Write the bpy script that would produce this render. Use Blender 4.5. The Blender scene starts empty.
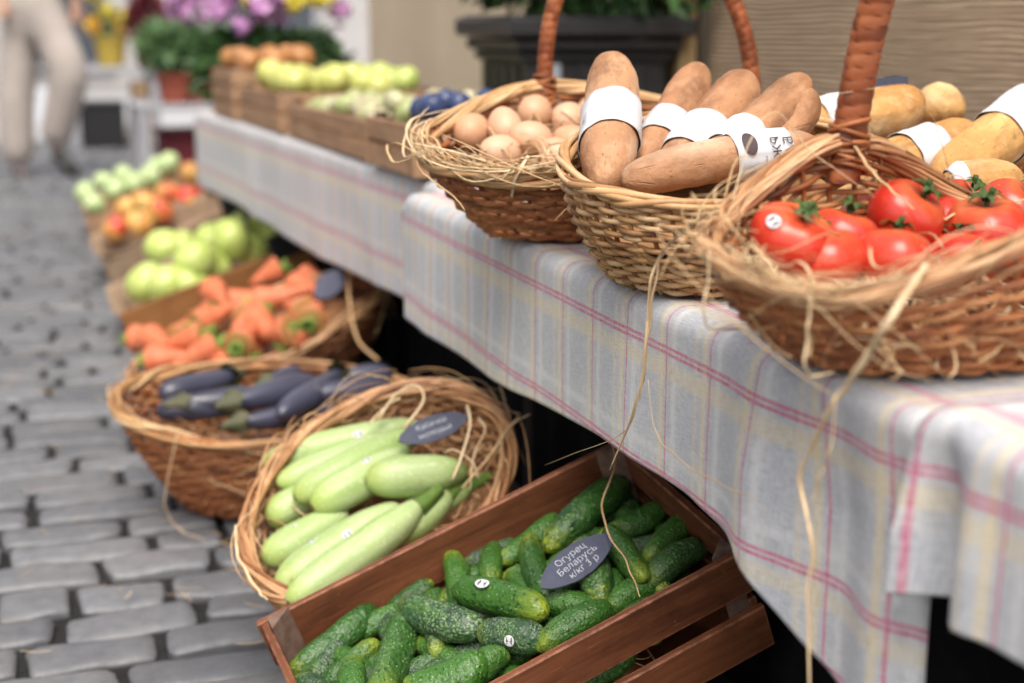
import bpy, math, random
import numpy as np
from mathutils import Matrix, Vector, noise as mn

random.seed(7)
rng = np.random.default_rng(7)
SC = bpy.context.scene
COL = SC.collection
R = math.radians
PI = math.pi

# ------------------------------------------------------------------ camera numbers
F, CX, CY, H = 1450.0, 512.0, 341.5, 0.95
_p = math.atan((341.5 - 25) / F)
_y = math.atan((512 - 21) / math.hypot(F, 316.5))
FW = np.array([math.sin(_y) * math.cos(_p), math.cos(_y) * math.cos(_p), -math.sin(_p)])
RT = np.array([math.cos(_y), -math.sin(_y), 0.0])
UP = np.cross(RT, FW)
CAM = np.array([0, 0, H])


def ray(x, y): return FW + RT * (x - CX) / F - UP * (y - CY) / F
def at(x, y, z): d = ray(x, y); return CAM + d * (z - H) / d[2]
def atx(x, y, X): d = ray(x, y); return CAM + d * X / d[0]
def atd(x, y, D): return CAM + ray(x, y) * D
def pix(p):
    v = np.asarray(p, float) - CAM; w = v @ FW
    return CX + F * (v @ RT) / w, CY - F * (v @ UP) / w, w
def unit(v): v = np.asarray(v, float); return v / np.linalg.norm(v)


class Frame:
    """a tilted plane: origin c, axes u, v, normal n"""
    def __init__(s, c, yaw=0, tx=0, ty=0, axes=None):
        s.c = np.array(c, float)
        if axes is not None:
            s.u, s.v, s.n = axes
            return
        u = np.array([math.cos(yaw) * math.cos(tx), math.sin(yaw) * math.cos(tx), math.sin(tx)])
        v0 = np.array([-math.sin(yaw), math.cos(yaw), 0]); v = v0 * math.cos(ty) + np.array([0, 0, math.sin(ty)])
        n = unit(np.cross(u, v)); v = np.cross(n, u)
        s.u, s.v, s.n = u, v, n
    def p(s, a, b, h=0): return s.c + s.u * a + s.v * b + s.n * h
    def on(s, x, y, off=0):
        d = ray(x, y); o = s.c + s.n * off
        return CAM + d * ((o - CAM) @ s.n) / (d @ s.n)
    def mat(s, org=None):
        m = Matrix.Identity(4)
        for i, a in enumerate((s.u, s.v, s.n)):
            for j in range(3): m[j][i] = a[j]
        o = s.c if org is None else org
        m.translation = Vector(o)
        return m


# ------------------------------------------------------------------ mesh collecting
class MB:
    def __init__(s): s.v = []; s.f = []; s.t = []; s.m = []; s.n = 0
    def add(s, V, Fc, tone=0.5, mi=0):
        V = np.asarray(V, float)
        s.v.append(V)
        tt = np.full(len(V), tone) if np.isscalar(tone) else np.asarray(tone, float)
        s.t.append(tt)
        for f in Fc: s.f.append([int(i) + s.n for i in f])
        s.m += [mi] * len(Fc)
        s.n += len(V)
        return s
    def box(s, c, size, M=None, tone=0.5, mi=0, bevel=0.0):
        x, y, z = [q / 2 for q in size]
        b = min(bevel, x * .9, y * .9, z * .9)
        if b <= 0:
            V = np.array([(i * x, j * y, k * z) for i in (-1, 1) for j in (-1, 1) for k in (-1, 1)])
            Fc = [(0, 1, 3, 2), (4, 6, 7, 5), (0, 4, 5, 1), (2, 3, 7, 6), (0, 2, 6, 4), (1, 5, 7, 3)]
        else:
            V = []; idx = {}
            for i in (-1, 1):
                for j in (-1, 1):
                    for k in (-1, 1):
                        for ax in range(3):
                            q = [i * (x - b), j * (y - b), k * (z - b)]
                            q[ax] = (i * x, j * y, k * z)[ax]
                            idx[(i, j, k, ax)] = len(V); V.append(q)
            V = np.array(V); Fc = []
            sg = (-1, 1)
            for ax in range(3):
                o = [a for a in range(3) if a != ax]
                for w in sg:
                    quad = []
                    for (p, q) in ((-1, -1), (1, -1), (1, 1), (-1, 1)):
                        key = [0, 0, 0]; key[ax] = w; key[o[0]] = p; key[o[1]] = q
                        quad.append(idx[(*key, ax)])
                    Fc.append(quad)
            for ax in range(3):
                o = [a for a in range(3) if a != ax]
                for p in sg:
                    for q in sg:
                        k1 = [0, 0, 0]; k1[o[0]] = p; k1[o[1]] = q
                        k2 = list(k1); k1[ax] = -1; k2[ax] = 1
                        Fc.append([idx[(*k1, o[0])], idx[(*k2, o[0])], idx[(*k2, o[1])], idx[(*k1, o[1])]])
            for i in sg:
                for j in sg:
                    for k in sg: Fc.append([idx[(i, j, k, 0)], idx[(i, j, k, 1)], idx[(i, j, k, 2)]])
        V = V + np.asarray(c, float)
        if M is not None: V = np.array([M @ Vector(q) for q in V])
        # consistent outward faces
        cc = V.mean(0); F2 = []
        for f in Fc:
            P = V[list(f)]; nn = np.cross(P[1] - P[0], P[2] - P[0])
            F2.append(list(f) if nn @ (P.mean(0) - cc) >= 0 else list(f)[::-1])
        return s.add(V, F2, tone, mi)
    def tube(s, P, r, sides=6, closed=False, tone=0.5, flat=1.0, ref=None, cap=True, mi=0, twist=0.0):
        P = np.asarray(P, float); n = len(P)
        r = np.full(n, r) if np.isscalar(r) else np.asarray(r, float)
        if closed: T = np.roll(P, -1, 0) - np.roll(P, 1, 0)
        else: T = np.gradient(P, axis=0)
        T = T / np.maximum(np.linalg.norm(T, axis=1, keepdims=True), 1e-9)
        if ref is not None:
            A = np.cross(T, np.asarray(ref, float)); A /= np.maximum(np.linalg.norm(A, axis=1, keepdims=True), 1e-9)
            B = np.cross(A, T)
        else:
            A = np.zeros_like(P); a = np.cross(T[0], (0, 0, 1) if abs(T[0][2]) < .9 else (1, 0, 0)); a /= np.linalg.norm(a)
            for i in range(n):
                a = a - T[i] * (a @ T[i]); a /= max(np.linalg.norm(a), 1e-9); A[i] = a
            B = np.cross(A, T)
        ang = np.arange(sides) * 2 * PI / sides
        if twist: 
            aa = ang[None, :] + np.linspace(0, twist, n)[:, None]
            ca, sa = np.cos(aa)[:, :, None], np.sin(aa)[:, :, None]
        else: ca, sa = np.cos(ang)[None, :, None], np.sin(ang)[None, :, None]
        V = P[:, None, :] + (A[:, None, :] * ca + B[:, None, :] * sa * flat) * r[:, None, None]
        V = V.reshape(-1, 3)
        i = np.arange(n if closed else n - 1)[:, None]; j = np.arange(sides)[None, :]
        i2 = (i + 1) % n; j2 = (j + 1) % sides
        Q = np.stack([i * sides + j, i * sides + j2, i2 * sides + j2, i2 * sides + j], -1).reshape(-1, 4)[:, ::-1].tolist()
        if cap and not closed:
            Q.append(list(range(sides))); Q.append(list(range((n - 1) * sides, n * sides))[::-1])
        return s.add(V, Q, tone, mi)
    def grid(s, G, tone=0.5, mi=0, closed_u=False, flip=False):
        """G: array (nu, nv, 3)"""
        nu, nv = G.shape[:2]
        i = np.arange(nu if closed_u else nu - 1)[:, None]; j = np.arange(nv - 1)[None, :]
        i2 = (i + 1) % nu
        Q = np.stack([i * nv + j, i2 * nv + j, i2 * nv + j + 1, i * nv + j + 1], -1).reshape(-1, 4)
        if flip: Q = Q[:, ::-1]
        return s.add(G.reshape(-1, 3), Q.tolist(), tone, mi)
    def build(s, name, mats, parent=None, smooth=True, uv=None):
        me = bpy.data.meshes.new(name)
        V = np.concatenate(s.v) if s.v else np.zeros((0, 3))
        me.from_pydata(V.tolist(), [], s.f)
        if not isinstance(mats, (list, tuple)): mats = [mats]
        for m in mats: me.materials.append(m)
        if len(mats) > 1: me.polygons.foreach_set('material_index', s.m)
        a = me.attributes.new('tone', 'FLOAT', 'POINT'); a.data.foreach_set('value', np.concatenate(s.t).astype(np.float32))
        if smooth: me.polygons.foreach_set('use_smooth', [True] * len(me.polygons))
        if uv is not None:
            ul = me.uv_layers.new(name='UVMap')
            li = np.zeros(len(me.loops), dtype=np.int32); me.loops.foreach_get('vertex_index', li)
            ul.data.foreach_set('uv', np.asarray(uv, np.float32)[li].ravel())
        me.update()
        o = bpy.data.objects.new(name, me); COL.objects.link(o)
        if parent is not None: o.parent = parent
        return o


def tag(o, label=None, cat=None, group=None, kind=None):
    if label: o['label'] = label
    if cat: o['category'] = cat
    if group: o['group'] = group
    if kind: o['kind'] = kind
    return o
def empty(name, label, cat, loc=(0, 0, 0), group=None, M=None):
    o = bpy.data.objects.new(name, None); COL.objects.link(o)
    o.empty_display_size = .05
    if M is not None: o.matrix_world = M
    else: o.location = Vector(loc)
    return tag(o, label, cat, group)
def copy_tree(o, parent=None):
    c = o.copy(); COL.objects.link(c)
    if parent is not None: c.parent = parent
    for ch in list(o.children): copy_tree(ch, c)
    return c
def axis_mat(p0, p1, roll=0.0, sx=1.0, sl=None, up=None, base=True):
    """local +z runs p0 -> p1; sl scales the length"""
    p0 = np.asarray(p0, float); p1 = np.asarray(p1, float)
    z = unit(p1 - p0)
    ref = np.array([0, 0, 1.0]) if up is None else np.asarray(up, float)
    if abs(z @ ref) > .97: ref = np.array([0, 1.0, 0])
    x = unit(np.cross(ref, z)); y = np.cross(z, x)
    M = Matrix.Identity(4)
    for i, a in enumerate((x, y, z)):
        for j in range(3): M[j][i] = a[j]
    M = M @ Matrix.Rotation(roll, 4, 'Z') @ Matrix.Diagonal((sx, sx, sl or 1.0, 1))
    M.translation = Vector(p0 if base else (p0 + p1) / 2)
    return M
def smooth_path(pts, n=24):
    P = np.asarray(pts, float)
    if len(P) < 3: return np.array([P[0] + (P[-1] - P[0]) * t for t in np.linspace(0, 1, n)])
    Q = np.vstack([2 * P[0] - P[1], P, 2 * P[-1] - P[-2]]); out = []
    seg = len(P) - 1
    for t in np.linspace(0, seg - 1e-6, n):
        i = int(t); f = t - i; a, b, c, d = Q[i], Q[i + 1], Q[i + 2], Q[i + 3]
        out.append(.5 * ((2 * b) + (c - a) * f + (2 * a - 5 * b + 4 * c - d) * f * f + (3 * b - a - 3 * c + d) * f ** 3))
    return np.array(out)

# ------------------------------------------------------------------ materials
class NT:
    def __init__(s, name):
        s.m = bpy.data.materials.new(name); s.m.use_nodes = True
        s.t = s.m.node_tree; s.t.nodes.clear()
        s.out = s.n('ShaderNodeOutputMaterial'); s.b = s.n('ShaderNodeBsdfPrincipled')
        s.t.links.new(s.b.outputs[0], s.out.inputs[0])
    def n(s, typ, **kw):
        nd = s.t.nodes.new(typ)
        for k, v in kw.items(): setattr(nd, k, v)
        return nd
    def set(s, sock, v):
        if isinstance(v, bpy.types.NodeSocket): s.t.links.new(v, sock)
        elif isinstance(v, (tuple, list)) and len(v) == 3 and sock.type == 'RGBA': sock.default_value = (*v, 1)
        else: sock.default_value = v
    def math(s, op, a, b=0.0, c=0.0):
        nd = s.n('ShaderNodeMath', operation=op); s.set(nd.inputs[0], a); s.set(nd.inputs[1], b); s.set(nd.inputs[2], c); return nd.outputs[0]
    def mix(s, f, a, b, blend='MIX'):
        nd = s.n('ShaderNodeMix', data_type='RGBA', blend_type=blend)
        s.set(nd.inputs[0], f); s.set(nd.inputs[6], a); s.set(nd.inputs[7], b); return nd.outputs[2]
    def rng(s, v, a, b, c=0.0, d=1.0, smooth=False):
        nd = s.n('ShaderNodeMapRange', interpolation_type='SMOOTHSTEP' if smooth else 'LINEAR')
        for i, q in enumerate((v, a, b, c, d)): s.set(nd.inputs[i], q)
        return nd.outputs[0]
    def coord(s, which='Object', scale=None, rand=False):
        o = s.n('ShaderNodeTexCoord').outputs[which]
        if rand:
            oi = s.n('ShaderNodeObjectInfo'); ad = s.n('ShaderNodeVectorMath', operation='ADD'); s.t.links.new(o, ad.inputs[0])
            mu = s.math('MULTIPLY', oi.outputs['Random'], 37.0); s.t.links.new(mu, ad.inputs[1]); o = ad.outputs[0]
        if scale is not None:
            mp = s.n('ShaderNodeMapping'); s.t.links.new(o, mp.inputs[0]); mp.inputs['Scale'].default_value = scale if isinstance(scale, tuple) else (scale,) * 3
            o = mp.outputs[0]
        return o
    def noise(s, co, sc=5.0, det=4.0, rough=.55, dist=0.0):
        nd = s.n('ShaderNodeTexNoise'); s.t.links.new(co, nd.inputs['Vector'])
        nd.inputs['Scale'].default_value = sc; nd.inputs['Detail'].default_value = det; nd.inputs['Roughness'].default_value = rough; nd.inputs['Distortion'].default_value = dist
        return nd.outputs[0]
    def voro(s, co, sc=5.0, feature='F1', out=0):
        nd = s.n('ShaderNodeTexVoronoi', feature=feature); s.t.links.new(co, nd.inputs['Vector']); nd.inputs['Scale'].default_value = sc; return nd.outputs[out]
    def rand(s): return s.n('ShaderNodeObjectInfo').outputs['Random']
    def tone(s): return s.n('ShaderNodeAttribute', attribute_name='tone').outputs['Fac']
    def z(s, co): nd = s.n('ShaderNodeSeparateXYZ'); s.t.links.new(co, nd.inputs[0]); return nd.outputs[2]
    def bump(s, h, strength=.3, dist=.002):
        nd = s.n('ShaderNodeBump'); nd.inputs['Strength'].default_value = strength; nd.inputs['Distance'].default_value = dist
        s.t.links.new(h, nd.inputs['Height']); s.t.links.new(nd.outputs[0], s.b.inputs['Normal'])
    def fin(s, col, rough=.5, spec=.5, sss=0.0, sheen=0.0, coat=0.0):
        s.set(s.b.inputs['Base Color'], col); s.set(s.b.inputs['Roughness'], rough)
        s.b.inputs['Specular IOR Level'].default_value = spec
        if sss:
            s.b.inputs['Subsurface Weight'].default_value = sss; s.b.inputs['Subsurface Radius'].default_value = (1, .5, .25); s.b.inputs['Subsurface Scale'].default_value = .006
        if sheen: s.b.inputs['Sheen Weight'].default_value = sheen
        if coat: s.b.inputs['Coat Weight'].default_value = coat; s.b.inputs['Coat Roughness'].default_value = .15
        return s.m


def m_plain(name, a, b=None, sc=20, rough=.6, spec=.4, bump=.0, bsc=None, dist=.002, det=5, **kw):
    t = NT(name); co = t.coord('Object')
    nz = t.noise(co, sc, det)
    col = t.mix(t.rng(nz, .3, .7), a, b if b is not None else tuple(q * .75 for q in a))
    if bump: t.bump(t.noise(co, bsc or sc * 4, 6), bump, dist)
    return t.fin(col, rough, spec, **kw)

def m_wicker(name, dark, mid, light, rough=.5):
    t = NT(name); co = t.coord('Object'); tn = t.tone()
    nz = t.noise(co, 35, 5)
    f = t.math('ADD', t.math('MULTIPLY', tn, .8), t.math('MULTIPLY', t.math('SUBTRACT', nz, .5), .5))
    c = t.mix(t.rng(f, .0, .45), dark, mid); c = t.mix(t.rng(f, .45, .95), c, light)
    t.bump(t.noise(co, 260, 3), .35, .0012)
    return t.fin(c, rough, .45)

def m_wood(name, dark, light, axis=0, rough=.6, spec=.35, sc=1.0, wear=False):
    t = NT(name); s = [9 * sc, 9 * sc, 9 * sc]; s[axis] = .9 * sc
    co = t.coord('Object', tuple(s))
    g = t.noise(co, 3.2, 8, .6, .6); g2 = t.noise(co, 16, 4, .6)
    f = t.math('ADD', t.math('MULTIPLY', g, .7), t.math('MULTIPLY', g2, .3))
    c = t.mix(t.rng(f, .36, .64), dark, light)
    o = t.coord('Object'); st = t.rng(t.noise(o, 14, 5, .65), .52, .75); c = t.mix(t.math('MULTIPLY', st, .55), c, tuple(q * .35 for q in dark))
    c = t.mix(t.rng(t.noise(o, 90, 3), .66, .8, 0, .35), c, tuple(min(1, q * 2.2) for q in light))
    if wear:
        bv = t.n('ShaderNodeBevel', samples=4); bv.inputs['Radius'].default_value = .0045; ge = t.n('ShaderNodeNewGeometry')
        dt = t.n('ShaderNodeVectorMath', operation='DOT_PRODUCT'); t.t.links.new(bv.outputs[0], dt.inputs[0]); t.t.links.new(ge.outputs['Normal'], dt.inputs[1])
        ed = t.math('MULTIPLY', t.rng(dt.outputs['Value'], .995, .90), t.rng(t.noise(o, 45, 4, .7), .40, .58))
        c = t.mix(t.math('MULTIPLY', ed, .8), c, tuple(min(1, q * 2.0 + .05) for q in light))
        sc_ = t.noise(t.coord('Object', (14, 200, 200) if axis == 0 else (200, 14, 200)), 1.0, 3, .6)
        c = t.mix(t.rng(sc_, .66, .72, 0, .55), c, tuple(min(1, q * 1.9 + .03) for q in light))
    t.bump(f, .5, .002)
    return t.fin(c, rough, spec)

M = {}
M['wicker_pale'] = m_wicker('wicker_pale', (.22, .095, .035), (.52, .29, .125), (.74, .53, .31))
M['wicker_red'] = m_wicker('wicker_red', (.13, .038, .013), (.38, .130, .042), (.56, .27, .11))
M['wicker_brown'] = m_wicker('wicker_brown', (.08, .027, .010), (.26, .095, .037), (.46, .21, .09))
M['wicker_orange'] = m_wicker('wicker_orange', (.22, .085, .034), (.48, .245, .11), (.70, .47, .28))
M['straw'] = m_wicker('straw', (.36, .20, .09), (.62, .42, .22), (.80, .64, .42), .55)
M['handle_wrap'] = m_wicker('handle_wrap', (.08, .018, .006), (.27, .075, .026), (.42, .15, .06), .4)
M['crate_red'] = m_wood('crate_red_wood', (.080, .025, .011), (.225, .078, .033), 0, .55, wear=True)
M['crate_red_y'] = m_wood('crate_red_wood_across', (.075, .023, .010), (.20, .068, .029), 1, .55, wear=True)
M['crate_brown'] = m_wood('crate_brown_wood', (.26, .145, .08), (.46, .28, .165), 0, .65)
M['crate_brown_y'] = m_wood('crate_brown_wood_across', (.26, .145, .08), (.46, .28, .165), 1, .65)
M['worn'] = m_plain('worn_grey_wood', (.20, .13, .10), (.11, .06, .045), 60, .7, .3, .3)
M['wood_dark'] = m_wood('dark_support_wood', (.012, .009, .007), (.03, .022, .017), 1, .8)
M['table_wood'] = m_wood('table_wood', (.05, .035, .025), (.10, .07, .05), 1, .7)
M['shade_black'] = m_plain('table_shade_black', (.006, .006, .007), (.010, .009, .010), 40, .9, .1)  # near-black colour for the shade under the tables
M['white_paper'] = m_plain('white_paper', (.63, .63, .655), (.58, .58, .61), 30, .7, .25, .35, 40, .006)
M['ink'] = m_plain('printing_ink', (.055, .035, .04), (.075, .05, .055), 60, .6)
M['chalk'] = m_plain('chalk_writing', (.62, .64, .68), (.42, .44, .5), 300, .8, .2)
M['slate'] = m_plain('slate_tag', (.050, .055, .090), (.072, .078, .12), 60, .55, .4, .1, 120)
M['kraft'] = m_plain('kraft_paper', (.33, .235, .16), (.24, .165, .11), 18, .75, .25, .5, 22, .01)
M['plank_orange'] = m_wood('orange_brown_board', (.20, .075, .022), (.36, .16, .055), 0, .55)
M['black_plastic'] = m_plain('black_plastic', (.012, .012, .014), (.018, .018, .02), 30, .45, .5)
def m_cucumber():
    t = NT('cucumber_skin'); co = t.coord('Object'); cr = t.coord('Object', rand=True)
    r = t.rand(); z = t.z(co)
    r2 = t.math('FRACT', t.math('MULTIPLY', r, 7.31)); r3 = t.math('FRACT', t.math('MULTIPLY', r, 13.7))
    base = t.mix(r, (.012, .052, .010), (.042, .135, .014))
    base = t.mix(t.rng(r2, .60, .80), base, (.022, .048, .032))
    streak = t.noise(t.coord('Object', (85, 85, 6), True), 1.6, 4)
    big = t.noise(cr, 24, 4, .6)
    base = t.mix(t.math('MULTIPLY', t.rng(big, .40, .66), .55), base, (.050, .150, .022))
    tipz = t.rng(r3, 0, 1, .012, .050)
    zz = t.math('ADD', z, t.math('MULTIPLY', t.math('SUBTRACT', streak, .5), .06))
    base = t.mix(t.math('MULTIPLY', t.rng(zz, tipz, -.014, 0, 1, True), .9), base, (.30, .36, .025))
    base = t.mix(t.math('MULTIPLY', t.rng(streak, .54, .70), t.rng(z, .07, .0, .10, .6)), base, (.13, .23, .035))
    # fine pale netting and dark pits
    mot = t.noise(cr, 330, 3, .6); patch = t.noise(cr, 40, 3, .6)
    net = t.math('MULTIPLY', t.rng(mot, .50, .58), t.math('MULTIPLY', t.rng(patch, .36, .60), t.rng(r2, .2, 1, .10, .95)))
    c = t.mix(net, base, (.19, .29, .12))
    c = t.mix(t.rng(t.noise(cr, 260, 3), .58, .64, 0, .8), c, (.006, .022, .007))
    v = t.voro(cr, 190)
    c = t.mix(t.rng(v, .20, .10, 0, .7), c, (.36, .41, .25))
    vb = t.voro(cr, 150)
    hb = t.math('ADD', t.rng(vb, .5, .05), t.math('MULTIPLY', mot, .9))
    t.bump(hb, .5, .0024)
    return t.fin(c, t.rng(mot, .3, .7, .30, .46), .5)
M['cucumber'] = m_cucumber()

def m_zucchini():
    t = NT('pale_zucchini_skin'); co = t.coord('Object'); cr = t.coord('Object', rand=True); z = t.z(co)
    st = t.noise(t.coord('Object', (34, 34, 2.2), True), 1.3, 5)
    c = t.mix(t.rng(st, .35, .65), (.28, .385, .135), (.44, .535, .265))
    c = t.mix(t.rng(t.noise(cr, 9, 3), .4, .7, 0, .5), c, (.29, .42, .10))
    c = t.mix(t.rng(z, .05, -.005, 0, .65, True), c, (.40, .50, .10))
    c = t.mix(t.rng(t.noise(cr, 120, 3), .6, .68, 0, .4), c, (.62, .68, .42))
    c = t.mix(t.rng(t.noise(cr, 30, 6, .7), .63, .70, 0, .75), c, (.34, .27, .11))
    c = t.mix(t.rng(t.voro(t.coord('Object', (150, 150, 55), True), 1.3), .22, .10, 0, .55), c, (.66, .71, .48))
    c = t.mix(t.rng(t.noise(t.coord('Object', (60, 60, 9), True), 1.0, 4, .7), .62, .70, 0, .4), c, (.27, .36, .10))
    t.bump(t.math('ADD', st, t.noise(cr, 90, 3)), .2, .002)
    return t.fin(c, .42, .45)
M['zucchini'] = m_zucchini()
M['zuc_stem'] = m_plain('green_stem', (.075, .15, .022), (.15, .22, .05), 70, .6, .3, .4)
M['stem_scar'] = m_plain('brown_stem_scar', (.22, .13, .05), (.30, .22, .10), 90, .8)

def m_tomato():
    t = NT('tomato_skin'); co = t.coord('Object'); cr = t.coord('Object', rand=True); z = t.z(co)
    c = t.mix(t.rng(t.noise(cr, 10, 3), .35, .7), (.50, .014, .010), (.60, .045, .020)); c = t.mix(t.math('MULTIPLY', t.rand(), .25), c, (.68, .13, .05))
    c = t.mix(t.math('MULTIPLY', t.rng(z, .012, .032, 0, .7, True), t.rng(t.noise(cr, 22, 3), .35, .6)), c, (.62, .20, .06))
    c = t.mix(t.rng(t.noise(cr, 260, 2), .66, .72, 0, .35), c, (.80, .30, .15))
    t.bump(t.noise(cr, 30, 3), .12, .002)
    return t.fin(c, t.rng(t.noise(cr, 14, 4), .3, .7, .17, .32), .5, sss=.12, coat=.08)
M['tomato'] = m_tomato()
M['calyx'] = m_plain('green_calyx', (.035, .070, .016), (.07, .11, .03), 90, .6, .3)

def m_apple(name, a, b, blush=None, fre=.8):
    t = NT(name); cr = t.coord('Object', rand=True); st = t.noise(t.coord('Object', (22, 22, 4), True), 1.8, 4)
    c = t.mix(t.rng(st, .35, .65), a, b)
    if blush: c = t.mix(t.rng(t.noise(cr, fre * 10, 2), .40, .56), c, blush)
    c = t.mix(t.rng(t.noise(cr, 140, 2), .64, .7, 0, .4), c, tuple(min(1, q * 1.8 + .06) for q in a))
    return t.fin(c, .3, .5, sss=.06)
M['apple_green'] = m_apple('green_apple_skin', (.42, .52, .12), (.54, .62, .20))
M['apple_pale'] = m_apple('pale_green_apple_skin', (.42, .56, .24), (.55, .66, .36))
M['apple_yellow'] = m_apple('yellow_green_apple_skin', (.48, .50, .12), (.60, .61, .21))
M['peach'] = m_apple('nectarine_skin', (.66, .36, .08), (.72, .48, .16), (.55, .05, .03), .9)
M['orange_veg'] = m_apple('onion_skin', (.36, .15, .05), (.48, .23, .08))
M['plum'] = m_apple('blue_plum_skin', (.022, .035, .10), (.05, .075, .17))
M['garlic'] = m_apple('pale_garlic_skin', (.52, .46, .33), (.40, .38, .20), (.36, .40, .17), .7)

def m_carrot():
    t = NT('carrot_skin'); co = t.coord('Object', (3, 3, 60), True); cr = t.coord('Object', rand=True)
    c = t.mix(t.rng(t.noise(co, 3, 4), .35, .65), (.55, .125, .050), (.66, .205, .100))
    c = t.mix(t.rng(t.noise(cr, 40, 5), .58, .72, 0, .6), c, (.70, .38, .20))
    c = t.mix(t.math('MULTIPLY', t.rng(t.z(t.coord('Object')), .158, .168), .8), c, (.26, .20, .06))
    t.bump(t.noise(co, 4, 4), .4, .002)
    return t.fin(c, .48, .4, sss=.08)
M['carrot'] = m_carrot()
M['carrot_top'] = m_plain('carrot_green_stub', (.14, .25, .04), (.26, .36, .08), 50, .6)
def m_eggplant():
    t = NT('eggplant_skin'); cr = t.coord('Object', rand=True)
    c = t.mix(t.rng(t.noise(cr, 8, 3), .3, .7), (.034, .034, .056), (.062, .066, .108))  # slate blue of the reflected sky is put into the skin colour
    return t.fin(c, .36, .6, coat=.25)
M['eggplant'] = m_eggplant()
M['egg_calyx'] = m_plain('eggplant_calyx_skin', (.06, .07, .03), (.10, .09, .05), 50, .65)
def m_egg():
    t = NT('brown_egg_shell'); cr = t.coord('Object', rand=True)
    c = t.mix(t.rand(), (.56, .30, .17), (.66, .41, .27))
    c = t.mix(t.rng(t.noise(cr, 60, 5), .55, .75, 0, .5), c, (.72, .50, .36))
    t.bump(t.noise(cr, 500, 2), .1, .0006)
    return t.fin(c, .45, .4, sss=.06)
M['egg'] = m_egg()
def m_bread(name, crust, golden, pale):
    t = NT(name); co = t.coord('Object'); cr = t.coord('Object', rand=True)
    n1 = t.noise(cr, 9, 5, .6)
    c = t.mix(t.rng(n1, .35, .68), crust, golden); c = t.mix(t.rng(t.noise(t.coord('Object', (16, 16, 5), True), 1.6, 5, .65), .46, .64, 0, .8), c, tuple(q * .58 for q in crust))
    # the flour-dusted, paler flank of a loaf baked against its neighbour
    sx = t.n('ShaderNodeSeparateXYZ'); t.t.links.new(co, sx.inputs[0])
    fl = t.math('MULTIPLY', t.rng(sx.outputs[0], .008, .028), t.rng(t.noise(cr, 20, 5), .3, .6))
    c = t.mix(t.math('MULTIPLY', fl, .7), c, pale)
    c = t.mix(t.rng(t.noise(cr, 34, 6, .7), .54, .72, 0, .32), c, pale)
    c = t.mix(t.rng(t.tone(), .5, 1.0), c, pale)
    c = t.mix(t.rng(t.voro(t.coord('Object', (70, 70, 30), True), 1.5), 0.16, .06, 0, .65), c, tuple(q * .45 for q in crust))
    h = t.math('ADD', t.noise(cr, 60, 6, .65), t.math('MULTIPLY', t.noise(cr, 14, 3), 1.2))
    ve = t.voro(t.coord('Object', (55, 55, 24), True), 1.0, 'DISTANCE_TO_EDGE')
    ck = t.math('MULTIPLY', t.rng(ve, .05, .0), t.rng(t.noise(cr, 22, 4), .54, .66))
    c = t.mix(t.math('MULTIPLY', ck, .28), c, tuple(q * .5 for q in crust))
    h = t.math('SUBTRACT', h, t.math('MULTIPLY', ck, .3))
    t.bump(h, .7, .004)
    return t.fin(c, .62, .3)
M['bread_brown'] = m_bread('brown_bread_crust', (.37, .175, .085), (.53, .295, .160), (.68, .50, .36))
M['bread_gold'] = m_bread('golden_bread_crust', (.47, .225, .068), (.66, .40, .155), (.80, .62, .38))

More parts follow.
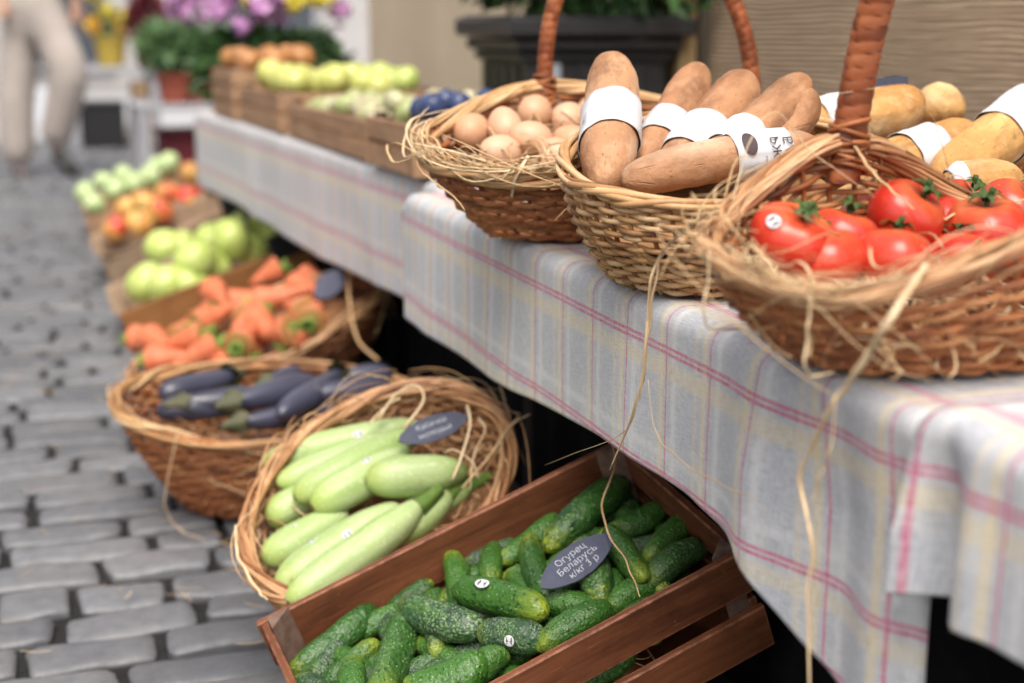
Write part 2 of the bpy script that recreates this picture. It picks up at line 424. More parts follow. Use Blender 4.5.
def m_cloth():
    t = NT('plaid_tablecloth'); uvn = t.n('ShaderNodeTexCoord').outputs['UV']
    nzv = t.noise(t.coord('Object'), 6, 2)
    sp = t.n('ShaderNodeSeparateXYZ'); t.t.links.new(uvn, sp.inputs[0]); u, v = sp.outputs[0], sp.outputs[1]
    def band(x, period, c, w, soft=.0015):
        d = t.math('ABSOLUTE', t.math('SUBTRACT', t.math('FLOORED_MODULO', t.math('ADD', t.math('SUBTRACT', x, c), period / 2), period), period / 2))
        return t.rng(d, w / 2 + soft, w / 2 - soft)
    c = t.mix(t.rng(nzv, .35, .65), (.430, .434, .455), (.475, .475, .487))
    blue, yel, pink, pale = (.375, .400, .455), (.68, .55, .31), (.50, .035, .14), (.61, .61, .62)
    for x, p, cc, w, col, k in ((u, .108, .055, .034, blue, .6), (v, .23, .115, .046, blue, .55), (v, .23, .002, .030, blue, .35),
                                (u, .108, .088, .012, pale, .7), (v, .23, .160, .010, pale, .6),
                                (u, .108, .013, .010, yel, .72), (u, .216, .034, .007, yel, .42), (v, .23, .064, .020, yel, .52), (v, .23, .205, .018, yel, .42)):
        c = t.mix(t.math('MULTIPLY', band(x, p, cc, w, .003), k), c, col)
    c = t.mix(t.math('MULTIPLY', band(u, .108, .0, .0034, .0007), .82), c, pink)
    c = t.mix(t.math('MULTIPLY', band(u, .216, .005, .0015, .0006), .55), c, (.35, .3, .45))
    for cc in (.042, .185):
        for dv in (-.0032, .0032):
            c = t.mix(t.math('MULTIPLY', band(v, .23, cc + dv, .0040, .0008), .88), c, pink)
    # thread of the weave
    wu = t.math('SINE', t.math('MULTIPLY', u, 5200)); wv = t.math('SINE', t.math('MULTIPLY', v, 5200))
    slub = t.noise(t.coord('UV', (60, 900, 1)), 1, 3); slub2 = t.noise(t.coord('UV', (900, 60, 1)), 1, 3)
    c = t.mix(t.math('MULTIPLY', t.rng(t.math('ADD', slub, slub2), .88, 1.15), .42), c, (.72, .72, .74))
    c = t.mix(t.math('MULTIPLY', t.rng(t.math('ADD', slub, slub2), .98, .80), .22), c, (.26, .27, .30))
    hd = t.tone(); st = t.math('MULTIPLY', t.rng(t.math('ABSOLUTE', t.math('SUBTRACT', hd, .013)), .0012, .0004), t.math('GREATER_THAN', t.math('SINE', t.math('MULTIPLY', u, 1600)), -.2))
    c = t.mix(t.math('MULTIPLY', st, .55), c, (.30, .29, .32))
    c = t.mix(t.rng(t.noise(t.coord('Object'), 13, 5, .65), .62, .74, 0, .22), c, (.33, .29, .24))
    cre = t.n('ShaderNodeTexNoise'); cre.noise_type = 'RIDGED_MULTIFRACTAL'; t.t.links.new(t.coord('Object'), cre.inputs['Vector']); cre.inputs['Scale'].default_value = 7; cre.inputs['Detail'].default_value = 3
    h = t.math('ADD', t.math('MULTIPLY', t.math('ADD', wu, wv), .12), t.math('ADD', slub, slub2))
    h = t.math('ADD', h, t.math('MULTIPLY', cre.outputs[0], .9))
    h = t.math('ADD', h, t.math('MULTIPLY', t.rng(hd, .0150, .0135), .8))
    t.bump(h, .3, .0011)
    return t.fin(c, .75, .3, sheen=.15)
M['cloth'] = m_cloth()

def m_stone():
    t = NT('granite_setts'); co = t.coord('Object'); tn = t.tone()
    c = t.mix(tn, (.100, .104, .114), (.178, .182, .195))
    n1 = t.noise(co, 30, 6, .65)
    c = t.mix(t.rng(n1, .35, .7, 0, .55), c, (.055, .058, .066))
    c = t.mix(t.rng(t.noise(co, 220, 3), .58, .7, 0, .4), c, (.25, .25, .26))
    c = t.mix(t.rng(t.noise(co, 3, 3), .5, .7, 0, .3), c, (.22, .2, .19))
    t.bump(t.noise(co, 70, 6, .6), .45, .004)
    return t.fin(c, t.rng(n1, .3, .7, .36, .6), .5)
M['stone'] = m_stone()
M['joint'] = m_plain('dirt_joint', (.030, .029, .030), (.016, .0155, .016), 40, .95, .2, .8, 120, .01)
M['pavement'] = m_plain('pale_pavement', (.42, .42, .43), (.34, .34, .36), 4, .8, .3, .2, 60)
def m_ribwall():
    t = NT('ribbed_mat_wall'); co = t.coord('Object'); z = t.z(co)
    zz = t.math('ADD', z, t.math('ADD', t.math('MULTIPLY', t.noise(co, 3, 3), .02), t.math('MULTIPLY', t.noise(t.coord('Object', (4, 4, 40)), 1.0, 3), .012)))
    w = t.math('SINE', t.math('MULTIPLY', zz, 2 * PI / .0125))
    g = t.noise(t.coord('Object', (2.5, 2.5, 90)), 1.2, 6, .65)
    c = t.mix(t.rng(g, .3, .7), (.38, .275, .18), (.53, .40, .28))
    c = t.mix(t.math('MULTIPLY', t.rng(w, .1, .95, 0, .7), t.rng(t.noise(co, 9, 3), .3, .6, .35, 1.0)), c, (.20, .14, .095))
    c = t.mix(t.rng(t.noise(co, 2.2, 3), .4, .7, 0, .35), c, (.30, .22, .155))
    t.bump(w, .6, .004)
    return t.fin(c, .8, .2)
M['ribwall'] = m_ribwall()
M['plaster'] = m_plain('beige_plaster', (.68, .56, .41), (.58, .47, .34), 2.2, .85, .2, .25, 30, .006)
M['facade'] = m_plain('pale_facade', (.50, .48, .47), (.42, .40, .40), .8, .85, .2, .1, 20)
M['glass_dark'] = m_plain('dark_window_glass', (.05, .06, .08), (.08, .09, .11), 1, .15, .6)
M['post_dark'] = m_wood('dark_post_wood', (.035, .02, .012), (.075, .045, .026), 2, .7)
M['post_tan'] = m_wood('tan_batten_wood', (.28, .19, .09), (.40, .29, .15), 2, .7)
M['planter'] = m_plain('charcoal_planter', (.016, .017, .019), (.026, .027, .029), 12, .42, .5, .1, 60)
M['planter_sheen'] = m_plain('planter_sheen_grey', (.36, .39, .44), (.28, .31, .36), 12, .35, .5)  # pale grey paints the reflection in the planter's grooves
def m_leaf(name, a, b):
    t = NT(name); tn = t.tone(); c = t.mix(tn, a, b)
    t.b.inputs['Transmission Weight'].default_value = 0
    return t.fin(c, .5, .4)
M['leaf_dark'] = m_leaf('dark_leaves', (.014, .045, .012), (.055, .12, .03))
M['leaf_blue'] = m_leaf('blue_green_leaves', (.06, .14, .05), (.14, .24, .10))
M['petal_lilac'] = m_leaf('lilac_petals', (.42, .16, .42), (.66, .38, .62))
M['petal_yellow'] = m_leaf('yellow_petals', (.68, .50, .03), (.74, .64, .10))
M['petal_orange'] = m_leaf('orange_petals', (.70, .30, .03), (.74, .50, .06))
M['petal_white'] = m_leaf('white_petals', (.6, .6, .55), (.75, .74, .70))
M['pot_red'] = m_plain('terracotta_pot', (.30, .07, .045), (.36, .10, .06), 10, .7)
M['pot_yellow'] = m_plain('mustard_pot', (.42, .32, .05), (.36, .25, .04), 10, .6)
M['maroon'] = m_plain('maroon_pot', (.17, .022, .035), (.13, .018, .028), 10, .6)
M['grey_metal'] = m_plain('pale_grey_paint', (.36, .36, .39), (.30, .30, .33), 8, .6)
M['trouser'] = m_plain('beige_linen_cloth', (.50, .44, .405), (.42, .37, .34), 9, .85, .2, .4, 26, .02)
M['jacket'] = m_plain('grey_jacket_cloth', (.24, .24, .26), (.2, .2, .22), 9, .85)
M['shoe'] = m_plain('black_shoe_leather', (.02, .02, .02), (.03, .03, .03), 20, .4)
M['shoe_grey'] = m_plain('taupe_shoe_leather', (.12, .10, .10), (.10, .085, .085), 20, .5)
M['skin'] = m_plain('skin', (.50, .30, .21), (.46, .27, .19), 20, .5, .4, sss=.08)
M['hair'] = m_plain('brown_hair', (.05, .03, .02), (.07, .045, .03), 60, .6)
M['white_plastic'] = m_plain('white_plastic', (.72, .74, .78), (.66, .68, .73), 8, .4)
# ------------------------------------------------------------------ makers
def rev_mesh(mb, L, rad, rings=24, seg=20, bend=0.0, disp=None, tone=None, lobes=None):
    """body of revolution along +z from 0 to L; rad(t) radius; bend sideways; disp(x,y,z)->offset"""
    G = np.zeros((seg, rings + 1, 3)); TN = np.zeros((seg, rings + 1))
    for k in range(rings + 1):
        t = .5 - .5 * math.cos(PI * k / rings); r = max(rad(t), 1e-5); z = L * t
        bx = bend * (4 * t * (1 - t) - .5)
        for i in range(seg):
            a = 2 * PI * i / seg; rr = r
            if lobes: rr *= lobes(a, t)
            x, y = rr * math.cos(a), rr * math.sin(a)
            if disp:
                d = disp(x, y, z); x += d * math.cos(a) * min(1, r * 80); y += d * math.sin(a) * min(1, r * 80)
            G[i, k] = (x + bx, y, z)
            if tone: TN[i, k] = tone(a, t)
    mb.grid(G, TN.reshape(-1) if tone else 0.5, closed_u=True)
    return mb
def sup(t, p=2.6): return max(0.0, 1 - abs(2 * t - 1) ** p) ** .5

def cucumber_proto(i):
    r = random.Random(100 + i); L = 1.0
    L = .115; Rr = .0205; b = r.uniform(-.010, .010); pp = r.uniform(2.6, 4.0); sk = r.uniform(-.12, .12)
    off = Vector((r.random() * 9, r.random() * 9, r.random() * 9))
    def rad(t): return Rr * sup(t, pp) * (1 + sk * (t - .5)) * (1 + .04 * math.sin(7 * t + i))
    def disp(x, y, z):
        p = Vector((x, y, z))
        w = mn.noise(p * 130 + off); w2 = mn.noise(p * 45 + off)
        return .0011 * max(0, w - .12) * 2.2 + .0009 * w2
    return rev_mesh(MB(), L, rad, 60, 40, b, disp, lobes=lambda a, t: 1 + .035 * math.cos(3 * a + i))

def sticker(parent, p, nrm, alongv, r, Rc, mark=True, name='sticker'):
    """small round paper sticker curved to a body of radius Rc. local coordinates"""
    p, nrm, a = np.asarray(p, float), unit(nrm), unit(alongv); b = np.cross(nrm, a)
    mb = MB(); nr, ns = 5, 20
    V = [p]; 
    for k in range(1, nr + 1):
        for i in range(ns):
            an = 2 * PI * i / ns; x = r * k / nr * math.cos(an) * 1.15; y = r * k / nr * math.sin(an) * .9
            ph = y / Rc
            V.append(p + a * x + b * (Rc * math.sin(ph)) + nrm * (Rc * math.cos(ph) - Rc))
    Fc = [[0, 1 + i, 1 + (i + 1) % ns] for i in range(ns)]; mi = [0] * ns
    for k in range(nr - 1):
        for i in range(ns):
            A = 1 + k * ns
            Fc.append([A + i, A + ns + i, A + ns + (i + 1) % ns, A + (i + 1) % ns])
            qx = (k + 1.5) / nr * math.cos(2 * PI * (i + .5) / ns); qy = (k + 1.5) / nr * math.sin(2 * PI * (i + .5) / ns)
            mi.append(1 if (mark and abs(qx) < .62 and abs(qy) < .5 and (-.18 < qy < .12 or qx > .3 or qx < -.42)) else 0)
    mb.add(np.array(V), Fc); mb.m = mi
    return mb.build(name, [M['white_paper'], M['ink']], parent)

FONT_CACHE = {}
def text_tris(s, size, thin=0.0):
    cu = bpy.data.curves.new('t', 'FONT'); cu.body = s; cu.size = size; cu.align_x = 'CENTER'; cu.align_y = 'CENTER'; cu.resolution_u = 3; cu.offset = thin
    o = bpy.data.objects.new('t', cu); COL.objects.link(o); bpy.context.view_layer.update()
    dg = bpy.context.evaluated_depsgraph_get(); me = o.evaluated_get(dg).to_mesh()
    V = np.array([v.co[:] for v in me.vertices]) if len(me.vertices) else np.zeros((0, 3)); Fc = [list(p.vertices) for p in me.polygons]
    o.evaluated_get(dg).to_mesh_clear(); bpy.data.objects.remove(o); bpy.data.curves.remove(cu)
    return V, Fc

class Basket:
    def __init__(s, rim, a, b, base, ab, bb, rise=0.0, th=PI / 2, bulge=0.0):
        s.rim, s.a, s.b, s.base, s.ab, s.bb, s.rise, s.th, s.bulge = rim, a, b, base, ab, bb, rise, th, bulge
    def rp(s, th, k=1.0, h=0.0):
        th = np.atleast_1d(th).astype(float)
        P = s.rim.c + s.rim.u * (s.a * k * np.cos(th))[:, None] + s.rim.v * (s.b * k * np.sin(th))[:, None]
        return P + s.rim.n * (s.rise * np.cos(th - s.th) ** 6 + h)[:, None] if s.rise else P + s.rim.n * h
    def bp(s, th):
        th = np.atleast_1d(th).astype(float)
        return s.base.c + s.base.u * (s.ab * np.cos(th))[:, None] + s.base.v * (s.bb * np.sin(th))[:, None]
    def out(s, th):
        th = np.atleast_1d(th).astype(float)
        o = s.rim.u * (np.cos(th) * s.b)[:, None] + s.rim.v * (np.sin(th) * s.a)[:, None]
        return o / np.linalg.norm(o, axis=1, keepdims=True)
    def wall(s, t, th):
        P = s.bp(th); Q = s.rp(th)
        return P + (Q - P) * t + s.out(th) * (s.bulge * math.sin(PI * t))

def make_basket(name, label, B, mats, rows=15, S=26, amp=.0042, rim_n=8, rim_r=.010, strand=.0032, handle=None, group=None, rim_s=.0030, rim_mat=None, seed=1, bands=None):
    rr = np.random.default_rng(seed)
    root = empty(name, label, 'basket', B.base.c, group)
    o = B.base.c
    loc = lambda P: np.asarray(P) - o
    wv = MB(); npt = 2 * S * 4; th = np.arange(npt) * 2 * PI / npt
    hgt = np.linalg.norm(B.rim.c - B.base.c)
    for r in range(rows):
        t = (r + .5) / rows + rr.normal() * .006
        wob = .0012 * np.sin(3 * th + rr.random() * 6) + .0010 * np.sin(7 * th + rr.random() * 6)
        P = B.wall(t, th) + B.out(th) * (amp * np.sin(S * th + PI * r))[:, None] + np.array([0, 0, 1.0]) * wob[:, None]
        hh = np.linalg.norm(B.wall(t + .5 / rows, th) - B.wall(t - .5 / rows, th), axis=1).mean()
        tn = np.clip(.5 + rr.normal() * .22, .02, .98)
        seg = np.clip(tn + .25 * np.sin(th * 2 + rr.random() * 6), 0, 1)
        wv.tube(loc(P), strand, 6, True, np.repeat(seg, 6), flat=max(1.0, hh * .5 / strand * .84), ref=(0, 0, 1))
    wv.build('woven_wall', M[mats[0]], root)
    st = MB()
    for k in range(2 * S):
        a = (k + .5) * PI / S
        P = np.array([B.wall(t, [a])[0] for t in np.linspace(-.02, 1.0, 7)])
        st.tube(loc(P), .0028, 5, tone=rr.random() * .7)
    st.build('stakes', M[mats[0]], root)
    bs = MB(); ring = np.linspace(0, 2 * PI, 48, endpoint=False)
    G = np.stack([B.base.c + (B.bp(ring) - B.base.c) * k + B.base.n * .006 for k in (1.0, .7, .4, .02)], 1)
    bs.grid(loc(G.reshape(-1, 3)).reshape(G.shape), .4, closed_u=True)
    for k in (.99, .95): bs.tube(loc(B.base.c + (B.bp(th) - B.base.c) * k + B.base.n * .004), .0045, 6, True, .35, ref=(0, 0, 1))
    bs.build('base', M[mats[0]], root)
    rm = MB(); tt = np.linspace(0, 2 * PI, 220, endpoint=False)
    for k in range(rim_n):
        ph = 2 * PI * k / rim_n + tt * int(rr.integers(2, 5)) + .8 * np.sin(tt * int(rr.integers(2, 6)) + rr.random() * 6)
        rho = rim_r * (.55 + .45 * rr.random())
        P = B.rp(tt, 1.0, 0.0) + B.out(tt) * (rho * np.cos(ph))[:, None] + np.array([0, 0, 1.0]) * (rho * np.sin(ph) * .9 - .002)[:, None]
        rm.tube(loc(P), rim_s * (1 + .35 * rr.random()), 6, True, np.clip(.6 + .28 * rr.normal(), .05, 1), ref=(0, 0, 1), flat=1.2)
    rm.build('rim', M[rim_mat or mats[0]], root)
    if handle:
        P0, P1, hh, r0, lean = handle
        n = 150; t = np.linspace(-.10, PI + .10, n)
        mid = (P0 + P1) / 2; hv = (P1 - P0) / 2
        P = mid + hv * (-np.cos(t) * 1.0)[:, None] + (np.array([0, 0, 1.0]) * hh + np.asarray(lean))[None, :] * (np.sign(np.sin(t)) * np.abs(np.sin(t)) ** .85)[:, None]
        arc = np.r_[0, np.cumsum(np.linalg.norm(np.diff(P, axis=0), axis=1))]
        P2 = np.array([[np.interp(q, arc, P[:, i]) for i in range(3)] for q in np.arange(0, arc[-1], .0022)])
        hb = MB(); sides = 14; m = len(P2)
        T = np.gradient(P2, axis=0); T /= np.linalg.norm(T, axis=1, keepdims=True)
        side = unit(np.cross(hv, (0, 0, 1))); A = np.tile(side, (m, 1)); Bn = np.cross(A, T)
        q = np.arange(m) * .0022; ang = np.arange(sides) * 2 * PI / sides
        ridge = np.abs(((q[:, None] / .0125 + ang[None, :] / (2 * PI)) % 1.0) - .5) * 2
        rad = r0 * (1 + .07 * (1 - ridge ** 3)) 
        V = P2[:, None] + (A[:, None] * np.cos(ang)[None, :, None] * 1.15 + Bn[:, None] * np.sin(ang)[None, :, None] * .9) * rad[..., None]
        wrapn = np.floor(q[:, None] / .0125 + ang[None, :] / (2 * PI)).astype(int)
        tn = (np.sin(wrapn * 12.9898) * 43758.5453) % 1.0 * .75 + .15
        tn = np.where(ridge > .93, 0.0, tn)
        i = np.arange(m - 1)[:, None]; j = np.arange(sides)[None, :]; j2 = (j + 1) % sides
        Q = np.stack([i * sides + j, i * sides + j2, (i + 1) * sides + j2, (i + 1) * sides + j], -1).reshape(-1, 4)
        hb.add(loc(V.reshape(-1, 3)), Q.tolist(), tn.reshape(-1))
        hb.build('handle', M['handle_wrap'], root)
        # binding where the handle enters the rim
        for PP in (P0, P1):
            bd = MB()
            for k in range(9):
                a = rr.random() * 6.28; c = PP + np.array([0, 0, .012 - .005 * k])
                tt2 = np.linspace(0, 2 * PI, 20, endpoint=False)
                rot = rr.normal(size=3) * .35
                ring3 = c + np.stack([np.cos(tt2) * r0 * 1.25, np.sin(tt2) * r0 * 1.25, np.sin(tt2 + a) * .006 + rot[2] * .004], 1)
                bd.tube(loc(ring3), .0026, 5, True, rr.random() * .8, ref=(0, 0, 1))
            bd.build('handle_binding', M[mats[0]], root)
    return root

def straw_obj(name, label, strands, mat='straw'):
    """loose strands nobody could count"""
    mb = MB()
    for P, r, tn in strands: mb.tube(P, r, 4, tone=tn, flat=.45, twist=random.uniform(-2, 2))
    return tag(mb.build(name, M[mat]), label, 'straw', None, 'stuff')
def rim_straw(B, n, lo, hi, seed, spread=.02, drop=.3, rmin=.0008, rmax=.0019, outw=.02, hb=.004):
    """loose strands lying round and over the rim between angles lo..hi"""
    r = np.random.default_rng(seed); out = []
    for k in range(n):
        a0 = r.uniform(lo, hi); da = r.uniform(.25, 1.1) * r.choice((-1, 1)); m = 26
        s = np.linspace(0, 1, m); th = a0 + da * s
        rad = r.normal() * spread * .5 + outw * r.random() * np.sin(PI * s * r.uniform(.5, 1.6) + r.random())
        hh = hb + np.abs(r.normal()) * hb * 2.5 + hb * 3 * np.sin(s * r.uniform(2, 7) + r.random() * 6)
        if r.random() < drop:
            e = s ** 2.2; rad = rad + .025 * e; hh = hh - r.uniform(.03, .11) * e
        P = B.rp(th) + B.out(th) * np.broadcast_to(rad, th.shape)[:, None] + np.array([0, 0, 1.0]) * hh[:, None]
        P += (r.normal(size=3) * .004 * np.sin(s * 5)[:, None])
        kk = r.integers(5, 21); P[kk:] += r.normal(size=3) * .005 * (np.arange(m - kk) / m)[:, None]; P += r.normal(size=P.shape) * .0002
        w = r.uniform(rmin, rmax); out.append((P, w * (1 - .5 * np.abs(2 * s - 1) ** 3), np.clip(.65 + .25 * r.normal(), .1, 1)))
    return out
def bed_straw(fr, a, b, n, seed, h0=0.0, hs=.012, ln=.13):
    r = np.random.default_rng(seed); out = []
    for k in range(n):
        q = math.sqrt(r.random()); an = r.random() * 2 * PI; x, y = a * q * math.cos(an), b * q * math.sin(an)
        d = r.random() * 2 * PI; l = ln * r.uniform(.5, 1.2); s = np.linspace(-.5, .5, 12); cv = r.normal() * .9
        dx = np.cos(d + cv * s) * l * s; dy = np.sin(d + cv * s) * l * s
        sc = 1.0
        X = np.clip(x + dx, -a, a); Y = np.clip(y + dy, -b, b)
        hh = h0 + r.random() * hs + .01 * np.sin(s * 6 + r.random() * 6)
        P = fr.c + fr.u * X[:, None] + fr.v * Y[:, None] + fr.n * hh[:, None]
        out.append((P, r.uniform(.0008, .0018), np.clip(.55 + .28 * r.normal(), .05, 1)))
    return out
def bed(fr, a, b, h, name, parent_M, mat, seed=0, root=None, sink=.0):
    """uneven floor that fills a basket or a crate below the produce (a part)"""
    r = np.random.default_rng(seed); mb = MB(); nr, ns = 7, 40; G = np.zeros((ns, nr, 3))
    for i in range(ns):
        for k in range(nr):
            q = (k / (nr - 1)) or .01; an = 2 * PI * i / ns
            hh = h + .008 * mn.noise(Vector((q * 3 * math.cos(an), q * 3 * math.sin(an), seed)))
            G[i, k] = fr.p(a * q * math.cos(an), b * q * math.sin(an), hh) - parent_M
    mb.grid(G, .3, closed_u=True)
    return mb.build(name, mat, root)

def make_crate(name, label, fr, L, W, D, slats, mx, my, group=None, posts=True, end_slats=None, seed=0, cat='crate', end_gap_top=None, th=.009):
    """fr: frame at the centre of the rim plane; local x along L, y along W, z up. slats: list of (z_low, z_high) measured from the rim (negative)"""
    r = random.Random(seed)
    root = empty(name, label, cat, M=fr.mat())
    if group: root['group'] = group
    for sy in (-1, 1):
        mb = MB()
        for (z0, z1) in slats[sy]:
            mb.box((r.uniform(-.002, .002), sy * (W / 2), (z0 + z1) / 2), (L + .004, th, z1 - z0), Matrix.Rotation(r.uniform(-.004, .004), 4, 'Y'), bevel=.0016)
        mb.build('side_panel', mx, root, smooth=False)
    for sx in (-1, 1):
        mb = MB()
        for (z0, z1) in (end_slats or slats)[sx]:
            mb.box((sx * (L / 2 - th * .5 - .001), 0, (z0 + z1) / 2), (th, W - th - .001, z1 - z0), bevel=.0016)
        mb.build('end_panel', my, root, smooth=False)
    mb = MB(); nb = 5; bw = (W - .012) / nb
    for k in range(nb): mb.box((0, -W / 2 + .006 + bw * (k + .5), -D + .003), (L - .01, bw - .006, .006), bevel=.001)
    mb.build('base', mx, root, smooth=False)
    if posts:
        for sx in (-1, 1):
            for sy in (-1, 1):
                # triangular corner block
                c = .030; x0 = sx * (L / 2 - th - .0015); y0 = sy * (W / 2 - th / 2 - .0008); zt = .004
                V = [(x0, y0, zt), (x0 - sx * c, y0, zt), (x0, y0 - sy * c, zt), (x0, y0, -D + .008), (x0 - sx * c, y0, -D + .008), (x0, y0 - sy * c, -D + .008)]
                Fc = [(0, 1, 2), (3, 5, 4), (0, 3, 4, 1), (1, 4, 5, 2), (2, 5, 3, 0)]
                if sx * sy > 0: Fc = [f[::-1] for f in Fc]
                MB().add(np.array(V), [f[::-1] for f in Fc]).build('corner_block', M['worn'], root, smooth=False)
    return root
# ------------------------------------------------------------------ setting
TH = .65                       # height of the market tables
def tag_struct(o): o['kind'] = 'structure'; return o
mb = MB(); mb.add([(-220, -60, -.022), (220, -60, -.022), (220, 400, -.022), (-220, 400, -.022)], [(0, 1, 2, 3)]); tag_struct(mb.build('ground', M['joint']))

def setts():
    mb = MB(); r = np.random.default_rng(3); y = .55; row = 0
    while y < 12.9:
        d = .118 + r.normal() * .006
        x = -3.4 - r.random() * .2
        while x < 1.72:
            l = float(np.clip(.225 + r.normal() * .042, .13, .33)); w = d - .017 - abs(r.normal()) * .003; ll = l - .013 - abs(r.normal()) * .004
            near = (y < 6 and x > -1.0); nx, ny = (13, 9) if near else (6, 5)
            hz = r.normal() * .0028; tx, ty = r.normal() * .018, r.normal() * .03
            cl = lambda k: np.sign(np.linspace(-1, 1, k)) * (1 - (1 - np.abs(np.linspace(-1, 1, k))) ** 2.3); sx = cl(nx); sy = cl(ny)
            X, Y = np.meshgrid(sx, sy, indexing='ij')
            skew = r.normal(size=4) * .10
            ex = np.abs(X) ** 22; ey = np.abs(Y) ** 13
            rx = ll / 2 * (1 - .045 * np.abs(Y) ** 5 + skew[0] * Y * .25) ; ry = w / 2 * (1 - .07 * np.abs(X) ** 6 + skew[1] * X * .45)
            px = x + l / 2 + X * rx; py = y + Y * ry + skew[2] * .03 * X
            edge = np.maximum(ex, ey)
            pz = hz - .003 * (X ** 2 + Y ** 2) * .5 - .0085 * edge + tx * X * ll / 2 + ty * Y * w / 2
            if near:
                for a in range(nx):
                    for b in range(ny):
                        v = mn.noise(Vector((px[a, b] * 14, py[a, b] * 14, 1))); v2 = mn.noise(Vector((px[a, b] * 45, py[a, b] * 45, 3)))
                        pz[a, b] += .004 * v + .0015 * v2; px[a, b] += .004 * v2 * edge[a, b]; py[a, b] += .004 * v * edge[a, b]
            G = np.stack([px, py, pz - .004], -1)
            tn = float(np.clip(.5 + r.normal() * .38, 0, 1)); mb.grid(G, tn)
            for line, fl in ((G[0], False), (G[-1], True), (G[:, 0], True), (G[:, -1], False)):      # sides of the stone, with an edge of their own
                low = line.copy(); low[:, 2] = -.05; mb.grid(np.stack([line, low], 1), tn, flip=fl)
            x += l
        y += d; row += 1
    return tag_struct(mb.build('cobblestone_paving', M['stone']))
setts()
mb = MB(); mb.box((-6, 17.0, -.03), (30, 8.2, .12), bevel=.02); tag_struct(mb.build('pavement', M['pavement'], smooth=False))
mb = MB(); mb.box((-9.75, 8, -.03), (12.5, 9.6, .08), bevel=.02); tag_struct(mb.build('side_pavement', M['pavement'], smooth=False))

# wall behind the stall: rough plaster far along, ribbed mat near
wl = empty('building_wall', 'long beige plastered house wall behind the market tables', 'wall', (1.75, 3, 0))
mb = MB(); mb.box((.30, 2.95, 1.9), (.30, 4.85, 3.8), bevel=.004); mb.build('plaster_wall', M['plaster'], wl, smooth=False)
mb = MB(); mb.box((.16, 2.95, .16), (.05, 4.85, .32), bevel=.01); mb.build('plinth', M['facade'], wl, smooth=False)
mp = empty('mat_screen', 'ribbed brown reed mat screen hung behind the bread and tomatoes', 'screen', (1.75, 1.2, 0))
mb = MB(); mb.box((.05, .8, 1.25), (.03, 4.9 - 1.55, 2.5)); mb.build('reed_mat', M['ribwall'], mp, smooth=False)
mb = MB(); mb.box((.02, -.86, 1.27), (.05, .06, 2.54), bevel=.004); mb.build('frame', M['post_dark'], mp, smooth=False)
ps = empty('wooden_post', 'dark brown square post with a tan batten at the end of the reed mat', 'post', (1.73, 3.74, 0))
mb = MB(); mb.box((0, .06, 1.3), (.12, .12, 2.6), bevel=.006); mb.build('post_shaft', M['post_dark'], ps, smooth=False)
mb = MB(); mb.box((-.015, -.045, 1.3), (.05, .07, 2.6), bevel=.004); mb.build('batten', M['post_tan'], ps, smooth=False)

# far end of the street
fb = empty('far_building', 'pale grey building closing the far end of the street', 'building', (-1, 22, 0))
mb = MB(); mb.box((0, 1, 4), (26, 2, 8)); mb.build('facade', M['facade'], fb, smooth=False)
for x in np.arange(-10.5, 11, 3.0):
    w = MB().box((x, -.02, 1.6), (1.5, .12, 2.6), bevel=.02).build('window', M['grey_metal'], fb, smooth=False)
    MB().box((x, -.09, 1.6), (1.25, .04, 2.3)).build('pane', M['glass_dark'], w, smooth=False)
lb = empty('corner_building', 'pale building along the left side of the street', 'building', (-6.5, 8, 0))
mb = MB(); mb.box((-1.5, 3, 4), (3, 22, 8)); mb.build('facade', M['facade'], lb, smooth=False)
for y in np.arange(-6, 12, 3.0):
    w = MB().box((.02, y, 1.7), (.12, 1.5, 2.4), bevel=.02).build('window', M['grey_metal'], lb, smooth=False)
    MB().box((.09, y, 1.7), (.04, 1.25, 2.1)).build('pane', M['glass_dark'], w, smooth=False)

# ------------------------------------------------------------------ tables and cloths
def table(label, x0, x1, y0, y1, z=TH, rot=0.0, piv=None):
    root = empty('market_table', label, 'table', ((x0 + x1) / 2, (y0 + y1) / 2, 0)); root.rotation_euler.z = rot
    w, l = x1 - x0, y1 - y0
    MB().box((0, 0, z - .016), (w, l, .028), bevel=.003).build('tabletop', M['table_wood'], root, smooth=False)
    for sx in (-1, 1):
        for sy in (-1, 1):
            MB().box((sx * (w / 2 - .22), sy * (l / 2 - .08), (z - .03) / 2), (.05, .05, z - .032), bevel=.004).build('leg', M['wood_dark'], root, smooth=False)
    MB().box((-w / 2 + .16, 0, z - .075), (.025, l - .2, .08), bevel=.003).build('apron', M['wood_dark'], root, smooth=False)
    return root

